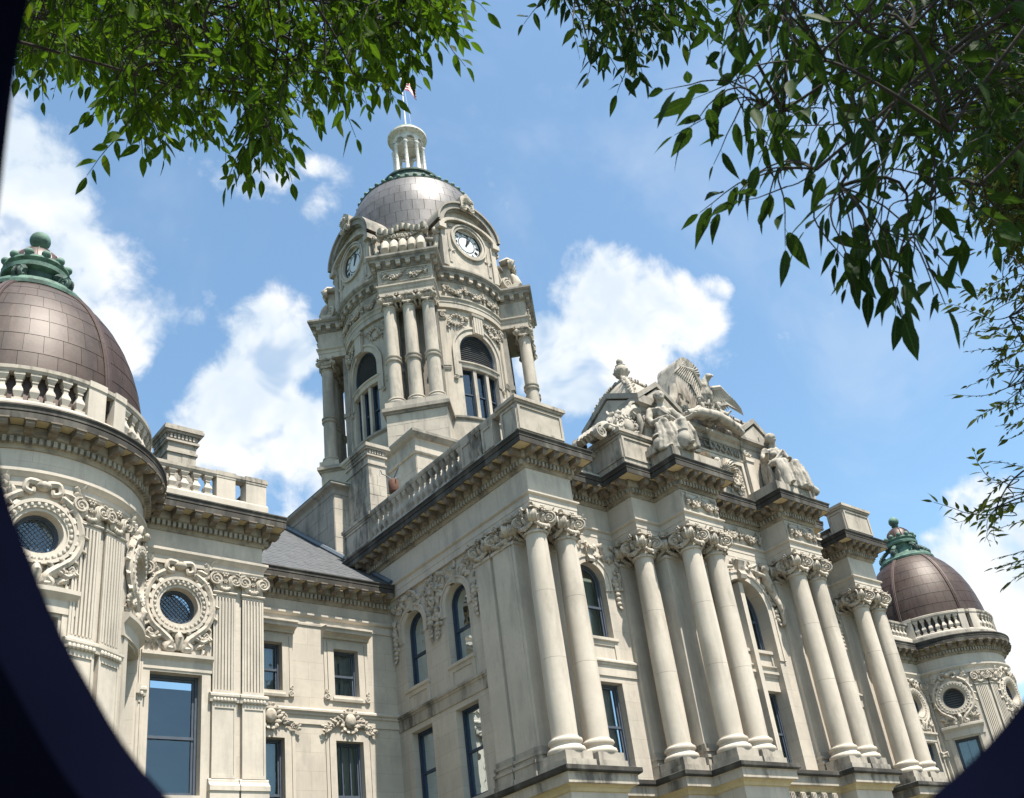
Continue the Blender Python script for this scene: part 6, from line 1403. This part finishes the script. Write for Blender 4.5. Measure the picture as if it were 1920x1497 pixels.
# ---------------------------------------------------------------- trees reaching into the view
def leaf_variants(m_, wid, n=6):
    out = []
    for k in range(n):
        r = random.Random(k+40); mb = MB(); st = [(0,.006),(.1,.006),(.14,.08),(.3,.185),(.5,.2),(.7,.14),(.86,.065),(1.0,0)]; cv = r.uniform(-.05,.35); fo = r.uniform(.1,.6); tw = r.uniform(-.5,.5); vs = []
        for x, w in st: w *= wid; z = -cv*x*x; vs += [(x, w, z+fo*w+tw*w*x), (x, r.uniform(-.01,.01), z), (x, -w, z+fo*w-tw*w*x)]
        fs = []
        for i in range(len(st)-1): a = 3*i; fs += [(a, a+3, a+4, a+1), (a+1, a+4, a+5, a+2)]
        mb.add(vs, fs); me = mb.mesh('leaf', m_, 80); co = [(v[0], v[1], r.random()) for v in vs]
        rv = r.random(); co = [(a, b, rv) for a, b, _ in co]; leafco(me, co); out.append((mb, me, co))
    return out
def leafco(me, co):
    a = me.attributes.new('leafco', 'FLOAT_VECTOR', 'POINT'); a.data.foreach_set('vector', [c for q in co for c in q])
LV = {m_: leaf_variants(m_, w) for m_, w in (('leaf_near', .78), ('leaf_dark', .76), ('leaf_far', .8))}
def inside(poly, x, y):
    c = False; n = len(poly)
    for i in range(n):
        (x0,y0), (x1,y1) = poly[i], poly[i-1]
        if (y0 > y) != (y1 > y) and x < (x1-x0)*(y-y0)/(y1-y0)+x0: c = not c
    return c
def tree(name, label, trunk, height, r0, regions, m_, seed, cat='tree'):
    """regions: (outline of a bough in the photograph, distance range, leaf length, number of twigs, mean direction in picture, droop, leaves per twig)"""
    rr = random.Random(seed); root = thing(name, label, cat, (trunk[0], trunk[1], 0)); T0 = Vector((trunk[0], trunk[1], 0))
    lean = Vector((rr.uniform(-.2,.2), rr.uniform(-.2,.2), 0)); top = Vector((0,0,height))+lean
    tp = [Vector((0,0,-.1)), Vector((0,0,height*.3))+lean*.2, Vector((0,0,height*.65))+lean*.6, top, top+Vector((0,0,height*.35)), top+Vector((0,0,height*.6))]
    part('trunk', MB().tube(tp, [r0*1.35,r0,r0*.85,r0*.7,r0*.4,r0*.12], 14), 'bark', root, 60)
    leaves = []; twigs = MB()
    for poly, (d0, d1), ll, nt, dirp, droop, nl in regions:
        xs = [p[0] for p in poly]; ys = [p[1] for p in poly]; starts = []
        while len(starts) < nt:
            x, y = rr.uniform(min(xs),max(xs)), rr.uniform(min(ys),max(ys))
            if inside(poly, x, y): starts.append(pat(x, y, rr.uniform(d0,d1)))
        nb = max(1, min(6, nt//70+1)); hubs = []; src = top+T0+Vector((0,0,height*.15)); hubs1 = []
        for k in range(nb):
            e = starts[k*len(starts)//nb]; back = -(rt2*dirp[0]-up2*dirp[1])*.35; end = e+back*.3; jt = lambda q: Vector((rr.gauss(0,q),rr.gauss(0,q),rr.gauss(0,q*.7)))
            c1 = src.lerp(end, .35)+jt(.5)+Vector((0,0,.4)); c2 = src.lerp(end, .7)+jt(.35)+Vector((0,0,.25)); pts = []
            for i in range(13): f = i/12; pts.append(src*(1-f)**3+c1*3*f*(1-f)**2+c2*3*f*f*(1-f)+end*f**3+jt(.015))
            part('limb', MB().tube([p-T0 for p in pts], [r0*.13*(1-f/12)**1.6+.005 for f in range(13)], 7), 'bark', root, 60); hubs1 += pts[3:]; hubs += pts[5:]
        for k in range(nt//9):                       # side branches
            e = starts[(k*9+4) % len(starts)]; h = min(hubs1, key=lambda q: (q-e).length_squared); cp = h.lerp(e, .5)+jt(.12)+Vector((0,0,.12)); ps = [h*(1-g)**2+cp*2*g*(1-g)+e*g*g for g in (0,.15,.3,.45,.6,.75,.9,1)]
            twigs.tube([p-T0 for p in ps], [.007-.0005*i for i in range(8)], 5, False); hubs += ps[2:]
        for s_ in starts:
            h = min(hubs, key=lambda q: (q-s_).length_squared)
            d = (rt2*(dirp[0]+rr.gauss(0,.55))-up2*(dirp[1]+rr.gauss(0,.45))+fw*rr.gauss(0,.5)+Vector((0,0,-droop))).normalized(); n = max(3, int(nl*rr.uniform(.6,1.25))); st = ll*.42; pts = [s_]; cp = s_-d*(h-s_).length*.5; twigs.tube([h*(1-g)**2+cp*2*g*(1-g)+s_*g*g-T0 for g in (0,.2,.4,.6,.8,1)], [.004,.0037,.0034,.003,.0027,.0024], 4, False)
            for i in range(n): d = (d+Vector((rr.gauss(0,.1),rr.gauss(0,.1),-.05*droop+rr.gauss(0,.08)))).normalized(); pts.append(pts[-1]+d*st)
            twigs.tube([p-T0 for p in pts], [.0032*(1-.6*i/n) for i in range(n+1)], 4, False)
            sd = d.cross(Vector((rr.gauss(0,.3),rr.gauss(0,.3),1))).normalized()
            for i in range(1, n+1):
                t = (pts[i]-pts[i-1]).normalized(); sgn = 1 if i % 2 else -1
                a = t*rr.uniform(.35,.8)+sd*sgn*rr.uniform(.5,1)+Vector((0,0,-rr.uniform(.1,.9)*droop)) if i < n else t+Vector((0,0,-.3*droop)); a.normalize()
                nrm = Vector((rr.gauss(0,.45),rr.gauss(0,.45),1)); b = nrm.cross(a).normalized(); nrm = a.cross(b); L_ = ll*rr.choice((.5,.7,.85,.95,1.05,1.15,1.3))*rr.uniform(.9,1.1)
                leaves.append((pts[i], a, b, nrm, L_, rr.randrange(6)))
    # the rest of the crown, out of the picture
    def px_of(p):
        v = p-CAM; z = v.dot(fw)
        return None if z < .05 else (PPX+FPX*v.dot(rt2)/z, PPY-FPX*v.dot(up2)/z)
    cc = top+T0+Vector((0,0,height*.4)); cr = height*.62; k = 0; ll = regions[0][2]; spine = [cc+Vector((cos(i*2.4)*sqrt((i+.5)/30),sin(i*2.4)*sqrt((i+.5)/30),rr.uniform(-.2,.75)))*cr*.85 for i in range(30)]; spine = [e for e in spine if not (px_of(e) and -150 < px_of(e)[0] < 2070 and -200 < px_of(e)[1] < 1650)]
    for e in spine:
        c1 = top+T0; md = c1.lerp(e, .5)+Vector((0,0,.3)); part('limb', MB().tube([c1*(1-g)**2+md*2*g*(1-g)+e*g*g-T0 for g in (0,.25,.5,.75,1)], [r0*.2,r0*.15,r0*.1,r0*.06,.008], 7), 'bark', root, 60)
    while k < 500:
        u = Vector((rr.gauss(0,1), rr.gauss(0,1), abs(rr.gauss(0,.7))-.2)).normalized()*cr*rr.uniform(.3,1)**.5; s_ = cc+u; q = px_of(s_)
        k += 1
        if q and -180 < q[0] < 2100 and -260 < q[1] < 1700: continue
        h = min(spine, key=lambda v: (v-s_).length_squared); twigs.tube([h-T0, h.lerp(s_,.5)-T0+Vector((0,0,.1)), s_-T0], [.008,.006,.003], 4, False)
        for i in range(12):
            a = (u.normalized()*.5+Vector((rr.gauss(0,.7),rr.gauss(0,.7),rr.gauss(-.3,.5)))).normalized(); nrm = Vector((rr.gauss(0,.5),rr.gauss(0,.5),1)); b = nrm.cross(a).normalized()
            leaves.append((s_.lerp(h, rr.uniform(0,.35))+Vector((rr.gauss(0,.14),rr.gauss(0,.14),rr.gauss(0,.12))), a, b, a.cross(b), ll*rr.uniform(.8,1.4), rr.randrange(6)))
    leaves.sort(key=lambda q: -q[4]/(q[0]-CAM).length)
    def vis(p):
        v = p-CAM; z = v.dot(fw); x = PPX+FPX*v.dot(rt2)/z; y = PPY-FPX*v.dot(up2)/z; return 0 < x < 1920 and 0 < y < 1497
    mass = MB(); cnt = 0; mco = []
    for p, a, b, nrm, L_, k in leaves:
        M = Matrix((a*L_, b*L_, nrm*L_)).transposed().to_4x4(); M.translation = p-T0
        if cnt < 300 and vis(p):
            o = bpy.data.objects.new('leaf', LV[m_][k][1]); scene.collection.objects.link(o); o.parent = root; o.matrix_local = M; cnt += 1
        else: mass.merge(LV[m_][k][0], M); q_ = rr.random(); mco += [(c[0], c[1], q_) for c in LV[m_][k][2]]
    f = part('foliage', mass, m_, root, 80); f['kind'] = 'stuff'; leafco(f.data, mco); t = part('twigs', twigs, 'twig', root, 80); t['kind'] = 'stuff'
H = Vector((fw.x, fw.y, 0)).normalized(); RT = Vector((rt.x, rt.y, 0)).normalized()
def gp(f, r): p = CAM+H*f+RT*r; return (p.x, p.y)
tree('shade_tree', 'leafy green tree whose drooping boughs hang across the sky beside the dome lantern', gp(1.5,-4.6), 4.6, .2,
     [([(20,-160),(820,-160),(830,20),(770,45),(700,120),(640,150),(590,165),(520,185),(420,205),(330,225),(260,235),(225,190),(190,100),(90,75),(30,60)], (4.3,6.6), .098, 760, (.12,.5), .55, 7),
      ([(690,50),(775,40),(775,85),(705,100)], (4.6,5.3), .098, 16, (.3,.6), .5, 5),
      ([(740,-80),(870,-80),(850,0),(800,30),(750,40)], (4.6,5.4), .095, 22, (.6,.4), .4, 5),
      ([(450,190),(510,190),(510,255),(470,250)], (4.5,5.2), .095, 24, (.2,.6), .7, 7),
      ([(0,-100),(330,-100),(300,110),(60,100),(0,30)], (6.5,9), .1, 300, (0,.4), .5, 8)], 'leaf_near', 3)
tree('broadleaf_tree', 'dark green tree with long pointed leaves hanging in front of the open sky', gp(1.6,4.6), 4.4, .19,
     [([(1380,-100),(1980,-100),(1980,160),(1900,300),(1830,380),(1740,420),(1670,420),(1600,330),(1540,280),(1450,230),(1380,190),(1370,60)], (3.0,4.6), .115, 150, (-.3,.45), .5, 5),
      ([(1330,140),(1420,140),(1430,200),(1340,190)], (3.1,3.5), .125, 6, (-.9,.2), .35, 5), ([(1400,320),(1480,320),(1480,350),(1400,360)], (3.1,3.5), .125, 6, (-.9,.3), .35, 5),
      ([(1500,370),(1600,380),(1760,450),(1780,500),(1660,490),(1520,420)], (3.1,3.6), .12, 17, (.05,.8), .6, 4),
      ([(1010,-120),(1330,-120),(1300,10),(1210,30),(1170,80),(1110,80),(1060,20)], (4.4,5.6), .09, 120, (0,.6), .6, 7),
      ([(1480,-120),(1990,-120),(1990,230),(1760,250),(1600,180),(1480,60)], (5,8), .11, 360, (-.2,.3), .4, 8)], 'leaf_dark', 5)
tree('distant_tree', 'small-leaved tree whose fine dense sprays stand against blue sky near the far turret', gp(7.5,6.9), 6.5, .2,
     [([(1850,120),(2000,100),(2000,450),(1900,450),(1850,410),(1835,300)], (8,10), .095, 620, (-.2,.3), .3, 9),
      ([(1860,560),(1960,540),(1960,660),(1870,650)], (5.5,6.5), .068, 16, (-1,.15), .12, 12), ([(1880,680),(1960,670),(1960,730),(1890,730)], (5.5,6.5), .064, 9, (-1,.15), .1, 10),
      ([(1900,750),(1970,750),(1970,800),(1905,800)], (5.5,6.5), .062, 7, (-1,.15), .1, 9), ([(1860,890),(1960,870),(1960,970),(1870,970)], (5.5,6.5), .068, 15, (-1,.2), .1, 12),
      ([(1900,1020),(1970,1020),(1970,1075),(1905,1075)], (5.5,6.5), .062, 9, (-1,.1), .1, 9), ([(1880,500),(1960,490),(1960,560),(1880,560)], (5.5,6.5), .068, 10, (-.8,.5), .2, 8)], 'leaf_far', 9)
bpy.data.scenes.remove(WORK)
